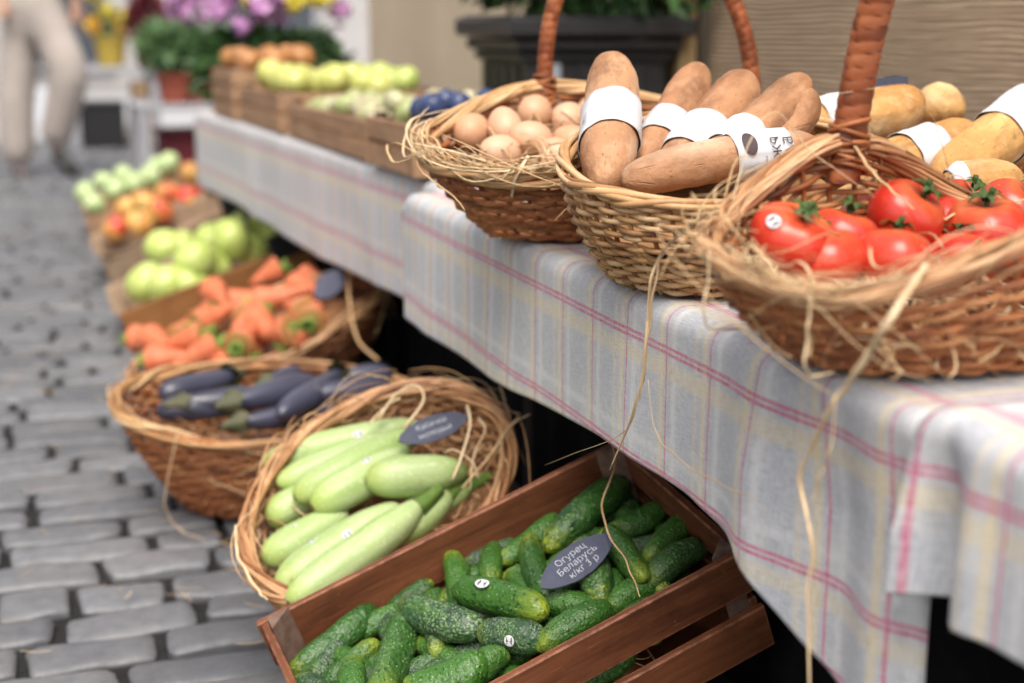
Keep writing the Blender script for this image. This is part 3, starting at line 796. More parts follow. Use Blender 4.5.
def cloth(label, x0, x1, y0, y1, hem, seed, z=TH + .002, fold=None, end_drop=(0, 0), wav=1.0, uoff=0.0, piv=None, rot=0.0):
    """front edge at x0, hangs down to hem(y)"""
    W = x1 - x0; rr = .022; ny = max(60, int((y1 - y0) / .011)); vs = np.r_[np.linspace(-W, -.06, 40), np.linspace(-.05, .05, 16), np.linspace(.062, .30, 36)]
    ys = np.linspace(y0, y1, ny); G = np.zeros((ny, len(vs), 3)); UV = np.zeros((ny, len(vs), 2)); TN = np.zeros((ny, len(vs)))
    for i, y in enumerate(ys):
        hz = z - hem(y); tot = hz + rr * (PI / 2 - 2) + rr      # arc length below the edge
        for j, v in enumerate(vs):
            vv = v if v < .05 else .05 + (v - .05) / .25 * (tot - .05)
            s = vv + rr * PI / 4
            if s <= 0: x, zz = x0 + rr + (-s), z
            elif s < rr * PI / 2: a = s / rr; x, zz = x0 + rr - rr * math.sin(a), z - rr + rr * math.cos(a)
            else: x, zz = x0, z - rr - (s - rr * PI / 2)
            dz = max(0, z - zz); k = min(1, dz / .15)
            n1 = mn.noise(Vector((y * 4.2 + seed, dz * 2.0, seed))); n2 = mn.noise(Vector((y * 11 + seed, dz * 4 + 3, 1.7 * seed)))
            fx = wav * k * (.020 * n1 + .008 * n2 + .006 * math.sin(y * 15 + seed))
            x -= (abs(fx) * .4 + fx) * .30
            if fold: 
                fxx, fzz = fold(y, dz); x += fxx; zz += fzz
            if dz < .01: 
                zz += wav * (.0030 * max(0, mn.noise(Vector((x * 7 + y * 3, y * 6, seed)))) + .0015 * mn.noise(Vector((x * 26, y * 22, seed))))
            for (e, ye) in ((end_drop[0], y0), (end_drop[1], y1)):
                if e and dz < .03:
                    q = max(0, 1 - abs(y - ye) / .04); zz -= e * q * q
            G[i, j] = (x, y, zz); UV[i, j] = (y + uoff, vv); TN[i, j] = max(0, tot - vv)
    mb = MB(); mb.grid(G, TN.reshape(-1), flip=True)
    o = mb.build('tablecloth', M['cloth'], uv=UV.reshape(-1, 2))
    if rot:
        c, s_ = math.cos(rot), math.sin(rot)
        me = o.data; co = np.zeros(len(me.vertices) * 3); me.vertices.foreach_get('co', co); co = co.reshape(-1, 3)
        d = co[:, :2] - np.array(piv); co[:, 0] = piv[0] + c * d[:, 0] - s_ * d[:, 1]; co[:, 1] = piv[1] + s_ * d[:, 0] + c * d[:, 1]
        me.vertices.foreach_set('co', co.ravel()); me.update()
    md = o.modifiers.new('thickness', 'SOLIDIFY'); md.thickness = .0012; md.offset = 1
    return tag(o, label, 'tablecloth', 'plaid cloths on the market tables')

def hem1(y):
    return float(np.interp(y, [.90, .96, 1.04, 1.10, 1.21, 1.35, 1.6, 2.0, 2.55], [.335, .345, .381, .405, .468, .478, .474, .448, .434]))
def fold1(y, dz):
    k = min(1, dz / .12)
    a = math.exp(-((y - 1.06) / .05) ** 2); b = math.exp(-((y - 1.19) / .045) ** 2); c = math.exp(-((y - .94) / .03) ** 2)
    return (k * (.020 * a - .016 * b + .030 * c), 0)
table('long trestle table under the main plaid cloth with the baskets', .655, 1.53, .50, 2.56)
cloth('grey plaid tablecloth with pink lines under the egg, bread and tomato baskets', .641, 1.55, .942, 2.585, hem1, 3.1, fold=fold1, end_drop=(0, .02))
table('nearest table at the right edge, under the shorter plaid cloth', .66, 1.62, -.75, .49)
def fold2(y, dz):
    k = min(1, dz / .10); a = math.exp(-((y - .890) / .022) ** 2); b = math.exp(-((y - .845) / .02) ** 2)
    return (k * (.034 * a - .012 * b - .022 * math.exp(-((y - .925) / .014) ** 2)) - .006, .004)
cloth('shorter plaid tablecloth overlapping the main cloth at the near right corner', .640, 1.645, -.75, .922, lambda y: .528 - .02 * max(0, .75 - y), 8.3, z=TH + .009, fold=fold2, end_drop=(0, .0), uoff=.055)
fr_rot = R(3.6); fpiv = (.735, 2.66)
cloth('plaid tablecloth of the farther table under the row of fruit crates', .735, 1.21, 2.66, 5.35, lambda y: .405 + .008 * math.sin(y * 3), 5.5, end_drop=(.015, .05), wav=1.3, uoff=.03, piv=fpiv, rot=fr_rot)
ft = table('farther table under the row of fruit crates', .745, 1.20, 2.68, 5.33)
c, s_ = math.cos(fr_rot), math.sin(fr_rot); dx, dy = ft.location.x - fpiv[0], ft.location.y - fpiv[1]
ft.location.x = fpiv[0] + c * dx - s_ * dy; ft.location.y = fpiv[1] + s_ * dx + c * dy; ft.rotation_euler.z = fr_rot

# added black sheets that stand in for the shade under the tables
def shade_sheet(label, y0, y1, x, ztop, rot=0, piv=None):
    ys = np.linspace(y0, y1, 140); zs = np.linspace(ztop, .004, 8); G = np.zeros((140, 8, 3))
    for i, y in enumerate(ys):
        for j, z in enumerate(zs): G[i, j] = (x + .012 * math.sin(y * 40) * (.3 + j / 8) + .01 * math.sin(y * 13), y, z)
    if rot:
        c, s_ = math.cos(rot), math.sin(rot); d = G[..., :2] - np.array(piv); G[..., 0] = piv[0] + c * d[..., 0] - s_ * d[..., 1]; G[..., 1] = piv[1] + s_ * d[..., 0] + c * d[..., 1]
    o = MB().grid(G).build('table_shade_sheet', M['shade_black']); md = o.modifiers.new('thickness', 'SOLIDIFY'); md.thickness = .002
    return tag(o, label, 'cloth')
shade_sheet('added black sheet for the shade beneath the main plaid table', .52, 2.60, .86, TH - .04)
shade_sheet('added black sheet for the shade beneath the nearest table', -.74, .50, .80, TH - .04)
shade_sheet('added black sheet for the shade beneath the farther fruit table', 2.64, 5.33, .92, TH - .04, fr_rot, fpiv)
# low dark bench the crates lean on
bn = empty('display_bench', 'low dark plank bench that props up the tilted crates', 'bench', (.72, 4.4, 0))
MB().box((0, 0, .125), (.16, 6.3, .03), bevel=.004).build('plank', M['wood_dark'], bn, smooth=False)
for y in (-3.0, -1.0, 1.0, 3.0): MB().box((0, y, .055), (.14, .08, .108), bevel=.004).build('leg', M['wood_dark'], bn, smooth=False)

# ------------------------------------------------------------------ charcoal planter with its plant
pl = empty('planter', 'square charcoal planter with fluted sides standing behind the egg basket', 'planter', (1.45, 3.86, 0))
hw = .200
mb = MB(); mb.box((0, 0, .435), (hw * 2, hw * 2, .85), bevel=.006)
mb.build('planter_body', M['planter'], pl, smooth=False)
for sx, sy in ((0, -1), (-1, 0)):
    for k in (-.12, -.04, .04, .12):
        if sy: MB().box((k, -hw - .004, .53), (.030, .016, .64), bevel=.004).build('fluting', M['planter_sheen' if k in (-.12, .04) else 'planter'], pl, smooth=False)  # two front ribs carry the painted reflection
        else: MB().box((-hw - .004, k, .53), (.016, .035, .64), bevel=.004).build('fluting', M['planter'], pl, smooth=False)
mb = MB()
for (h, w, hh) in ((.868, .218, .026), (.900, .236, .034), (.945, .262, .05)): mb.box((0, 0, h), (w * 2, w * 2, hh), bevel=.008)
mb.build('rim_moulding', M['planter'], pl, smooth=False)
MB().box((0, 0, .972), (.48, .48, .006)).build('soil', M['joint'], pl, smooth=False)

def leaves(mb, n, c, ext, size, seed, drop=0.0):
    r = np.random.default_rng(seed)
    for k in range(n):
        d = r.normal(size=3); d /= np.linalg.norm(d); q = r.random() ** .4
        p = np.array(c) + d * np.array(ext) * q
        l = size * r.uniform(.6, 1.3); w = l * r.uniform(.4, .6)
        z = unit(d * np.array([1, 1, .6]) + r.normal(size=3) * .5 + np.array([0, 0, -drop])); x = unit(np.cross(z, r.normal(size=3))); y = np.cross(z, x)
        V = [p, p + z * l * .35 + x * w * .5 + y * .12 * l, p + z * l, p + z * l * .35 - x * w * .5 + y * .12 * l, p + z * l * .5 - y * .04 * l]
        mb.add(np.array(V), [(0, 1, 4), (1, 2, 4), (2, 3, 4), (3, 0, 4)], float(np.clip(.5 + .3 * r.normal(), 0, 1)))
    return mb
pp = empty('planter_plant', 'dense dark green leafy plant growing in the charcoal planter', 'plant', (1.45, 3.86, .977))
mb = leaves(MB(), 1500, (0, 0, .20), (.36, .36, .20), .075, 5); leaves(mb, 160, (.17, -.12, .06), (.2, .2, .10), .06, 6, .5)
mb.build('foliage', M['leaf_dark'], pp, smooth=False)
mb = MB()
for k in range(9): mb.tube(smooth_path([(0.02 * k - .08, .03 * (k % 3), 0), (.03 * k - .12, .04 * (k % 3) - .03, .12), (.05 * k - .2, .06 * (k % 3) - .06, .28)], 8), .006, 5)
mb.build('stem', M['zuc_stem'], pp)
def blossom(mb, c, r, seed, n=26, up=(0, 0, 1), flat=.6):
    rr = np.random.default_rng(seed)
    for k in range(n):
        d = rr.normal(size=3); d /= np.linalg.norm(d); d = unit(d + np.array(up) * .6)
        p = np.array(c) + d * r * rr.uniform(.35, .95); x = unit(np.cross(d, rr.normal(size=3))); y = np.cross(d, x); w = r * .42
        V = [p - x * w, p - y * w * .9 + d * w * .35, p + x * w, p + y * w * .9 + d * w * .35, p + d * w * .1]
        mb.add(np.array(V), [(0, 1, 4), (1, 2, 4), (2, 3, 4), (3, 0, 4)], float(rr.random()))
for k, (x, y, z) in enumerate(((.235, -.22, .075), (.26, -.18, .10))):
    mb = MB(); blossom(mb, (x, y, z), .022, 40 + k, 16); mb.build('blossom', M['petal_yellow' if k else 'petal_white'], pp, smooth=False)
# ------------------------------------------------------------------ baskets
def near_theta(B, x, y):
    th = np.linspace(0, 2 * PI, 720, endpoint=False); P = B.rp(th); d = [(pix(p)[0] - x) ** 2 + (pix(p)[1] - y) ** 2 for p in P]
    return th[int(np.argmin(d))]
flat = lambda c, yaw: Frame(c, yaw)
T0 = TH + .007
# eggs
B_egg = Basket(Frame((.793, 1.985, .788), .496, .065, .193), .315, .190, flat((.835, 2.03, T0 + .002), .496), .235, .130, rise=.030, bulge=.012)
B_egg.th = near_theta(B_egg, 545, 86); e0 = B_egg.th
e1 = near_theta(B_egg, 757, 120); P0, P1 = B_egg.rp([e0])[0], B_egg.rp([e1])[0]
egg_basket = make_basket('wicker_basket', 'reddish wicker basket with a tall wrapped handle holding brown eggs', B_egg, ('wicker_red', 'wicker_pale'), 15, 22, rim_n=9, rim_r=.011, rim_mat='wicker_pale', seed=11, handle=(P0, P1, .27, .0135, (0, 0, 0)))
# bread
B_br = Basket(Frame((.785, 1.576, .800), .728, .123, .113), .244, .172, flat((.822, 1.592, T0 + .002), .728), .212, .142, bulge=.012)
bread_basket = make_basket('wicker_basket', 'pale honey wicker basket full of brown bread loaves', B_br, ('wicker_pale', 'wicker_pale'), 20, 22, rim_n=8, rim_r=.009, seed=12)
# tomatoes
B_tm = Basket(Frame((.768, 1.120, .748), .225, -.02, .190), .226, .151, flat((.80, 1.14, T0 + .002), .211), .165, .115, rise=.066, bulge=.012)
B_tm.th = near_theta(B_tm, 851, 130); t0_ = B_tm.th
P0, P1 = B_tm.rp([t0_])[0], B_tm.rp([t0_ + PI])[0]
make_basket('wicker_basket', 'dark brown wicker basket with a thick wrapped handle holding red tomatoes', B_tm, ('wicker_red', 'wicker_orange'), 18, 21, rim_n=26, rim_r=.0105, rim_s=.0016, rim_mat='wicker_orange', seed=13, handle=(P0, P1, .30, .0150, unit(RT) * .03))
# golden loaves behind the tomatoes
cG = atd(935, 178, 1.96)
B_gd = Basket(Frame(cG, .25, .05, .12), .225, .150, flat((cG[0] + .01, cG[1] + .01, T0 + .002), .25), .17, .11)
gold_basket = make_basket('wicker_basket', 'wicker basket of golden loaves behind the tomato basket by the reed mat', B_gd, ('wicker_brown', 'wicker_brown'), 11, 24, rim_n=6, rim_r=.008, seed=14)
# eggplants, courgettes, carrots on the ground
B_ep = Basket(Frame((.430, 2.80, .219), -.147, -.06, .12), .310, .225, flat((.50, 2.86, .006), -.1), .255, .170, bulge=.012)
make_basket('wicker_basket', 'reddish wicker basket of dark aubergines standing on the cobbles', B_ep, ('wicker_red', 'wicker_orange'), 22, 27, rim_n=8, rim_r=.011, rim_mat='wicker_pale', seed=15)
fz = Frame((.470, 2.060, .266), .636, .446, .226)
B_zu = Basket(fz, .240, .178, Frame(fz.c - fz.n * .125, axes=(fz.u, fz.v, fz.n)), .190, .135, bulge=.012)
make_basket('wicker_basket', 'tilted wicker basket of pale green courgettes behind the cucumber crate', B_zu, ('wicker_orange', 'wicker_pale'), 12, 26, rim_n=15, rim_r=.012, rim_s=.0024, rim_mat='wicker_orange', seed=16)
fc = Frame((.50, 3.50, .225), .0, R(19), R(6))
B_ca = Basket(fc, .330, .235, Frame(fc.c - fc.n * .12, axes=(fc.u, fc.v, fc.n)), .27, .18, bulge=.01)
make_basket('wicker_basket', 'tilted brown basket heaped with thick carrots behind the aubergines', B_ca, ('wicker_brown', 'wicker_orange'), 12, 28, rim_n=8, rim_r=.011, rim_mat='wicker_orange', seed=17)

bed(Frame(B_br.rim.c, axes=(B_br.rim.u, B_br.rim.v, B_br.rim.n)), .215, .148, -.062, 'straw_lining', B_br.base.c, M['wicker_pale'], 7, bread_basket)
bed(Frame(B_gd.rim.c, axes=(B_gd.rim.u, B_gd.rim.v, B_gd.rim.n)), .20, .13, -.045, 'straw_lining', B_gd.base.c, M['wicker_pale'], 8, gold_basket)
# ------------------------------------------------------------------ cucumber crate
C1 = np.array([.243, 1.794, .185]); C2 = np.array([.755, 1.803, .384]); C3 = np.array([.778, 1.467, .341])
u = unit(C2 - C1); v = unit(C2 - C3); n = unit(np.cross(u, v)); v = np.cross(n, u)
FC = Frame(C1 + u * .275 - v * .17, axes=(u, v, n))
for_side = {1: [(-.072, 0), (-.150, -.084)], -1: [(-.060, 0), (-.150, -.088)]}
for_end = {-1: [(-.150, -.002)], 1: [(-.052, 0), (-.150, -.078)]}
crate = make_crate('wooden_crate', 'reddish brown slatted wooden crate full of small knobbly cucumbers', FC, .55, .34, .155, for_side, M['crate_red'], M['crate_red_y'], end_slats=for_end, seed=4, th=.011)

CUKES = [cucumber_proto(i) for i in range(6)]
CUKE_ME = []
for i, m in enumerate(CUKES):
    o = m.build('cucumber', M['cucumber']); CUKE_ME.append(o.data); bpy.data.objects.remove(o)
def cuke(p0, p1, thick, label, k, roll=0.0, group='cucumbers heaped in the crate', name='cucumber'):
    o = bpy.data.objects.new(name, CUKE_ME[k % 6]); COL.objects.link(o)
    L = np.linalg.norm(np.asarray(p1) - np.asarray(p0))
    o.matrix_world = axis_mat(p0, p1, roll, thick * 1.0 / .041, L / .115)
    return tag(o, label, 'cucumber', group)
# (x0, y0, x1, y1, thickness m, depth0, depth1 below the rim, label)   z=0 end is the pale blossom end
CK = [
 (291, 676, 377, 607, .040, -.050, -.052, 'long smooth dark green cucumber lying against the left end of the crate'),
 (378, 640, 322, 690, .030, -.052, -.062, 'slim cucumber with a yellow tip beside the long smooth one'),
 (388, 622, 350, 640, .027, -.070, -.075, 'small light green cucumber tip peeping out behind the slim yellow-tipped one'),
 (300, 676, 330, 715, .036, -.040, -.050, 'pale cucumber end at the bottom left corner of the crate'),
 (352, 656, 356, 720, .036, -.035, -.045, 'dark grey-green cucumber end standing at the bottom of the crate'),
 (372, 712, 408, 612, .044, -.030, -.040, 'big warty cucumber pointing upward left of the front middle'),
 (400, 606, 482, 632, .048, -.028, -.030, 'fat grey-green frosted cucumber lying crosswise behind the big warty one'),
 (433, 581, 385, 618, .030, -.060, -.072, 'thin cucumber with a bright yellow tip against the back board'),
 (448, 562, 408, 592, .036, -.068, -.075, 'mid green cucumber behind the thin yellow-tipped one at the back board'),
 (452, 552, 460, 608, .034, -.042, -.046, 'upright dark green cucumber left of the stickered one'),
 (438, 654, 432, 612, .032, -.044, -.052, 'cucumber end with a yellow and orange blossom spot'),
 (405, 694, 490, 664, .052, -.026, -.026, 'very fat speckled cucumber at the bottom edge of the picture'),
 (549, 612, 456, 588, .046, -.024, -.030, 'plump cucumber with a white sticker on top and a yellow end'),
 (478, 632, 547, 640, .044, -.026, -.030, 'dark grey cucumber with a round white sticker on its side'),
 (490, 584, 494, 545, .032, -.040, -.055, 'short yellow-striped cucumber standing upright at the back'),
 (500, 533, 606, 482, .034, -.060, -.058, 'long slim green cucumber lying along the back board'),
 (545, 549, 628, 478, .046, -.040, -.044, 'big bright green cucumber with a yellow end above the slate tag'),
 (496, 566, 560, 518, .036, -.055, -.058, 'dark green cucumber half under the big bright one'),
 (528, 536, 546, 600, .036, -.040, -.045, 'dark upright cucumber left of the slate tag'),
 (508, 572, 540, 606, .026, -.050, -.055, 'small light green cucumber tip behind the plump stickered one'),
 (600, 600, 594, 552, .042, -.034, -.052, 'round yellow-green cucumber end facing the viewer below the slate tag'),
 (543, 603, 600, 610, .036, -.040, -.046, 'very dark cucumber lying in shadow under the slate tag'),
 (536, 648, 612, 604, .036, -.030, -.034, 'bright green cucumber lying along the front board'),
 (646, 582, 608, 530, .036, -.036, -.040, 'bright green cucumber with pale speckles right of the slate tag'),
 (600, 542, 668, 506, .036, -.052, -.056, 'green cucumber lying behind the speckled one right of the tag'),
 (645, 562, 690, 516, .036, -.046, -.050, 'smooth green cucumber second from the right end board'),
 (647, 582, 704, 542, .038, -.044, -.050, 'dark warty cucumber nearest the right end board'),
 (600, 612, 660, 580, .036, -.052, -.056, 'dark cucumber low behind the front board right of the yellow-green end'),
 (505, 650, 476, 676, .034, -.034, -.034, 'pale frosted cucumber end by the front board below the dark stickered one'),
 (444, 664, 492, 644, .036, -.062, -.062, 'dim dark cucumber deep below the plump ones in the middle'),
 (470, 640, 430, 622, .036, -.068, -.068, 'deep green cucumber buried under the crosswise frosted one'),
 (402, 660, 384, 610, .036, -.066, -.066, 'shaded cucumber wedged behind the big warty one'),
 (520, 600, 560, 640, .036, -.066, -.066, 'shaded cucumber wedged between the dark sticker one and the tag'),
 (352, 628, 398, 604, .036, -.088, -.088, 'shaded cucumber at the bottom left between the back board and the heap'),
 (470, 606, 440, 640, .036, -.082, -.082, 'shaded cucumber below the plump stickered one at left'),
 (560, 590, 610, 628, .036, -.080, -.080, 'shaded cucumber low behind the front board below the tag'),
 (480, 560, 530, 540, .036, -.080, -.080, 'shaded cucumber deep along the back board'),
 (620, 600, 690, 570, .036, -.082, -.082, 'shaded cucumber deep in the right front corner'),
 (335, 690, 300, 720, .036, -.075, -.075, 'shaded cucumber deep in the left front corner'),
 (420, 690, 450, 650, .036, -.080, -.080, 'shaded cucumber under the fat speckled one'),
 (520, 640, 490, 690, .036, -.078, -.078, 'shaded cucumber by the front board under the dark stickered one'),
 (360, 606, 412, 574, .034, -.074, -.080, 'slim green cucumber along the back board left of the yellow-tipped one'),
 (462, 566, 520, 544, .032, -.066, -.070, 'slim cucumber along the back board behind the upright ones'),
 (575, 520, 632, 490, .034, -.070, -.066, 'slim green cucumber by the back board behind the big bright one'),
 (326, 650, 372, 676, .032, -.058, -.062, 'slim cucumber crossing under the yellow-tipped one at the left'),
 (412, 640, 464, 668, .032, -.056, -.060, 'slim cucumber between the big warty one and the fat speckled one'),
 (500, 612, 452, 634, .032, -.060, -.058, 'slim cucumber between the plump stickered and the dark grey one'),
 (575, 570, 548, 622, .032, -.062, -.060, 'slim cucumber poking out under the lower edge of the slate tag'),
 (668, 592, 626, 560, .032, -.060, -.060, 'slim cucumber between the speckled and the dark warty one'),
 (690, 560, 660, 528, .032, -.070, -.070, 'slim cucumber by the right end board behind the smooth one'),
 (640, 548, 590, 568, .036, -.072, -.072, 'shaded cucumber under the right tip of the slate tag'),
]
cks = []
for i, (x0, y0, x1, y1, tk, d0, d1, lb) in enumerate(CK):
    cks.append(cuke(FC.on(x0, y0, d0), FC.on(x1, y1, d1), tk, lb, (i * 5 + 2) % 6, i * 2.1))
rf = random.Random(77)
for k in range(44):
    a, b = -.235 + .47 * ((k * 7 % 44) + rf.random()) / 44, rf.uniform(-.135, .135); an = rf.uniform(-.9, .9) + (1.2 if k % 3 == 0 else 0); l = rf.uniform(.036, .048); h = rf.uniform(-.076, -.058)
    a = max(-.225, min(.225, a)); du, dv = l * math.cos(an), l * math.sin(an)
    if abs(b + dv) > .15 or abs(b - dv) > .15: dv *= .2
    cks.append(cuke(FC.p(a - du, b - dv, h), FC.p(a + du, b + dv, h + rf.uniform(-.012, .012)), rf.uniform(.030, .036), 'small green cucumber half buried between the others in the crate', k))
# the ones seen through the gap in the front side
gx = lambda a, h: FC.p(a, -.17 + .033, h)
cks.append(cuke(gx(-.02, -.088), gx(.115, -.083), .040, 'long dark green cucumber seen through the gap in the front of the crate', 1))
cks.append(cuke(FC.p(.142, -.148, -.078), FC.p(.125, -.03, -.085), .036, 'yellow-green cucumber end looking out through the gap in the crate front', 3))
cks.append(cuke(FC.p(.185, -.142, -.074), FC.p(.20, -.03, -.08), .038, 'bluish dark cucumber end at the right of the gap in the crate front', 4))
cks.append(cuke(gx(-.18, -.090), gx(-.05, -.086), .038, 'dark cucumber low in the front of the crate behind the lower slat', 5))
crate_o = np.array(crate.matrix_world.translation)
# straw bed under them
straw_obj('straw_bedding', 'dry brown straw lining the bottom of the cucumber crate', bed_straw(Frame(FC.p(0, 0, -.122), axes=(FC.u, FC.v, FC.n)), .25, .145, 160, 5, 0, .03), 'wicker_orange')
# white stickers, on the cucumbers that show them
def body_sticker(o, px, py, Rl, r, name='sticker'):
    """sticker on an elongated body o whose axis is local z, where the ray through (px, py) meets it"""
    Mw = np.array(o.matrix_world); Mi = np.linalg.inv(Mw); a = (Mi @ np.r_[CAM, 1])[:3]; d = unit((Mi @ np.r_[ray(px, py), 0])[:3])
    dd, aa = d[:2], a[:2]; t = -(aa @ dd) / (dd @ dd); c = a + d * t          # nearest to the axis
    off = np.linalg.norm(c[:2]); back = math.sqrt(max(Rl ** 2 - off ** 2, .1 * Rl ** 2)); p = c - d * back / math.sqrt(dd @ dd)
    nn = np.array([p[0], p[1], 0]); nn = unit(nn); p = np.array([nn[0] * Rl, nn[1] * Rl, p[2]])
    return sticker(o, p, nn, (0, 0, 1), r, Rl)
body_sticker(cks[12], 482, 583, .0226, .0070)
body_sticker(cks[13], 509, 641, .0226, .0072)

# ------------------------------------------------------------------ slate tags with chalk writing
def slate_tag(name, label, pl, pr, up, wdt, lines, size, seed, ragged=True):
    pl, pr = np.asarray(pl), np.asarray(pr); x = unit(pr - pl); L = np.linalg.norm(pr - pl); nrm = unit(up); y = unit(np.cross(nrm, x)); nrm = np.cross(x, y)
    mid = (pl + pr) / 2; Mx = Matrix.Identity(4)
    for i, a in enumerate((x, y, nrm)):
        for j in range(3): Mx[j][i] = a[j]
    Mx.translation = Vector(mid)
    root = empty(name, label, 'price tag', M=Mx)
    r = random.Random(seed); up_, lo_ = [], []
    for k in range(17):
        t = k / 16; s = min(1, math.sin(PI * t) ** .62 if ragged else 1.0); jit = r.uniform(-.0006, .0006)
        up_.append((L * (t - .5), wdt / 2 * s + jit)); lo_.append((L * (t - .5), -wdt / 2 * s + jit))
    ring = up_ + lo_[::-1][1:-1] if ragged else up_ + lo_[::-1]
    ring = ring[::-1]; nn = len(ring); th = .0025
    V = [(a, b, 0) for a, b in ring] + [(a, b, -th) for a, b in ring]
    Fc = [list(range(nn))[::-1], [nn + i for i in range(nn)]] + [[i, (i + 1) % nn, nn + (i + 1) % nn, nn + i][::1] for i in range(nn)]
    Fc[0] = list(range(nn))[::-1]
    body = MB().add(np.array(V), Fc).build('slate', M['slate'], root, smooth=False)
    bv = np.array(body.data.polygons[0].normal)
    if bv[2] < 0: body.data.flip_normals()
    mb = MB()
    for k, ln in enumerate(lines):
        Vt, Ft = text_tris(ln, size, -size * .010)
        if not len(Vt): continue
        Vt = Vt.copy(); yy = wdt * (.24 - .25 * k) if len(lines) == 3 else wdt * (.17 - .34 * k)
        Vt[:, 0] += .12 * Vt[:, 1]; 
        Vt[:, 1] += yy + .0006 * np.sin(Vt[:, 0] * 500 + k); Vt[:, 2] = .0006
        mb.add(Vt, Ft)
    if mb.n: mb.build('chalk_writing', M['chalk'], root, smooth=False)
    return root
tocam = lambda p: unit(CAM - np.asarray(p))
pL, pR = FC.on(541, 588, -.006), FC.on(612, 534, -.004)
slate_tag('price_tag', 'pointed slate tag with three chalk lines lying on the cucumbers', pL, pR, FC.n + .55 * tocam(pL), .052, ('Огурец', 'Беларусь', 'к/кг 3 р'), .0138, 3)

# ------------------------------------------------------------------ courgettes
def zuc(p0, p1, thick, label, seed, stem=True, skew=.25, scar=True):
    r = random.Random(seed); L = float(np.linalg.norm(np.asarray(p1) - np.asarray(p0))); Rr = thick / 2
    off = Vector((r.random() * 9, 0, r.random() * 9))
    def rad(t): return Rr * sup(t, 3.0) * (1 + skew * (.5 - t))
    mb = rev_mesh(MB(), L, rad, 30, 26, r.uniform(-.008, .008), lambda x, y, z: .0012 * mn.noise(Vector((x, y, z)) * 28 + off), lobes=lambda a, t: 1 + .018 * math.cos(5 * a))
    o = mb.build('courgette', M['zucchini']); o.matrix_world = axis_mat(p0, p1, r.uniform(-.6, .6))
    if stem:
        s = MB(); m = 12; G = np.zeros((15, m, 3))
        for i in range(15):
            a = 2 * PI * i / 15
            for k in range(m):
                t = k / (m - 1); q = Rr * (.52 - .24 * t ** .6) * (1 + .14 * math.cos(5 * a)); z = L - .012 + .055 * t
                if k == m - 1: q = .001
                G[i, k] = (q * math.cos(a) + .008 * t * t - .5 * 0, q * math.sin(a), z)
        s.grid(G, closed_u=True); s.build('stem', M['zuc_stem'], o)
    if scar: MB().add(*_disc((0 - 0, 0, -.0004), Rr * .22)).build('blossom_scar', M['stem_scar'], o)
    return tag(o, label, 'courgette', 'courgettes in the tilted basket')
def _disc(c, r, n=12):
    V = [c] + [(c[0] + r * math.cos(2 * PI * i / n), c[1] + r * math.sin(2 * PI * i / n), c[2] + .0012) for i in range(n)]
    return np.array(V), [[0, 1 + (i + 1) % n, 1 + i] for i in range(n)]
ZU = [
 (262, 464, 420, 424, .054, -.018, -.010, 'pale courgette farthest back with its rounded end at the upper left', False),
 (276, 484, 400, 436, .046, -.006, -.002, 'slim courgette second from the back under the slate tag', False),
 (294, 498, 420, 432, .058, .014, .012, 'long pale courgette running under the slate tag', False),
 (312, 508, 412, 452, .058, .020, .014, 'plump courgette with a sticker right of the long one under the tag', False),
 (365, 480, 468, 470, .062, .040, .020, 'courgette lying crosswise on top with a brown blossom scar', False),
 (266, 520, 330, 488, .056, -.030, -.020, 'courgette end showing at the left rim of the basket', False),
 (262, 562, 348, 512, .056, -.014, -.008, 'courgette second from the front with a white sticker on its end', False),
 (276, 590, 400, 506, .062, .004, .006, 'big courgette third from the front with two stickers', False),
 (288, 604, 424, 504, .060, .022, .026, 'front courgette with a thick green cut stem at its upper end', True),
 (390, 540, 452, 494, .050, .000, .000, 'courgette deep at the right with its stem under the basket rim', True),
 (400, 520, 470, 486, .050, -.016, -.010, 'shaded courgette at the right rim below the crosswise one', True),
]
fzz = Frame(fz.c - fz.n * .012, axes=(fz.u, fz.v, fz.n)); zus = []
for i, (x0, y0, x1, y1, tk, d0, d1, lb, st) in enumerate(ZU):
    zus.append(zuc(fzz.on(x0, y0, d0), fzz.on(x1, y1, d1), tk, lb, i, st, .30 if i != 8 else .22))
for k, x, y in ((0, 358, 434), (3, 366, 460), (7, 308, 536), (7, 347, 534), (6, 292, 528)): body_sticker(zus[k], x, y, ZU[k][4] / 2 * 1.0, .0075)
straw_obj('loose_straw', 'pale curly straw sticking out round the rim of the courgette basket', rim_straw(B_zu, 34, -.9, 2.0, 31, .016, .15, .0007, .0015) + rim_straw(B_zu, 12, 2.6, 4.2, 32, .012, .2, .0007, .0015) + bed_straw(Frame(fz.c - fz.n * .045, axes=(fz.u, fz.v, fz.n)), .21, .15, 120, 33, 0, .02), 'wicker_pale')
straw_obj('loose_straw', 'broad pale straw blades between the slate tag and the basket rim', [(smooth_path([fz.on(x, y, h) for x, y, h in pts], 16), w, t) for pts, w, t in (
  (((452, 480, .03), (462, 455, .05), (470, 425, .05), (467, 405, .05)), .0032, .95), (((478, 478, .02), (472, 462, .04), (455, 450, .05), (445, 452, .04)), .003, .9),
  (((470, 490, .01), (474, 455, .04), (485, 430, .04), (478, 418, .04)), .0028, .85), (((462, 488, .02), (490, 455, .03), (508, 428, .03), (520, 416, .03)), .0022, .55),
  (((378, 420, .02), (395, 395, .04), (415, 385, .05), (424, 400, .04), (405, 428, .03)), .0030, .9), (((368, 424, .02), (388, 405, .03), (400, 398, .04)), .003, .8),
  (((500, 445, .02), (512, 425, .03), (530, 414, .03)), .002, .9))])
pL, pR = fz.on(398, 441, .052), fz.on(468, 415, .044)
slate_tag('price_tag', 'blue-grey slate tag with faint chalk writing on the courgettes', pL, pR, fz.n + .5 * tocam(pL), .046, ('Кабачки', 'молодые'), .0128, 8)
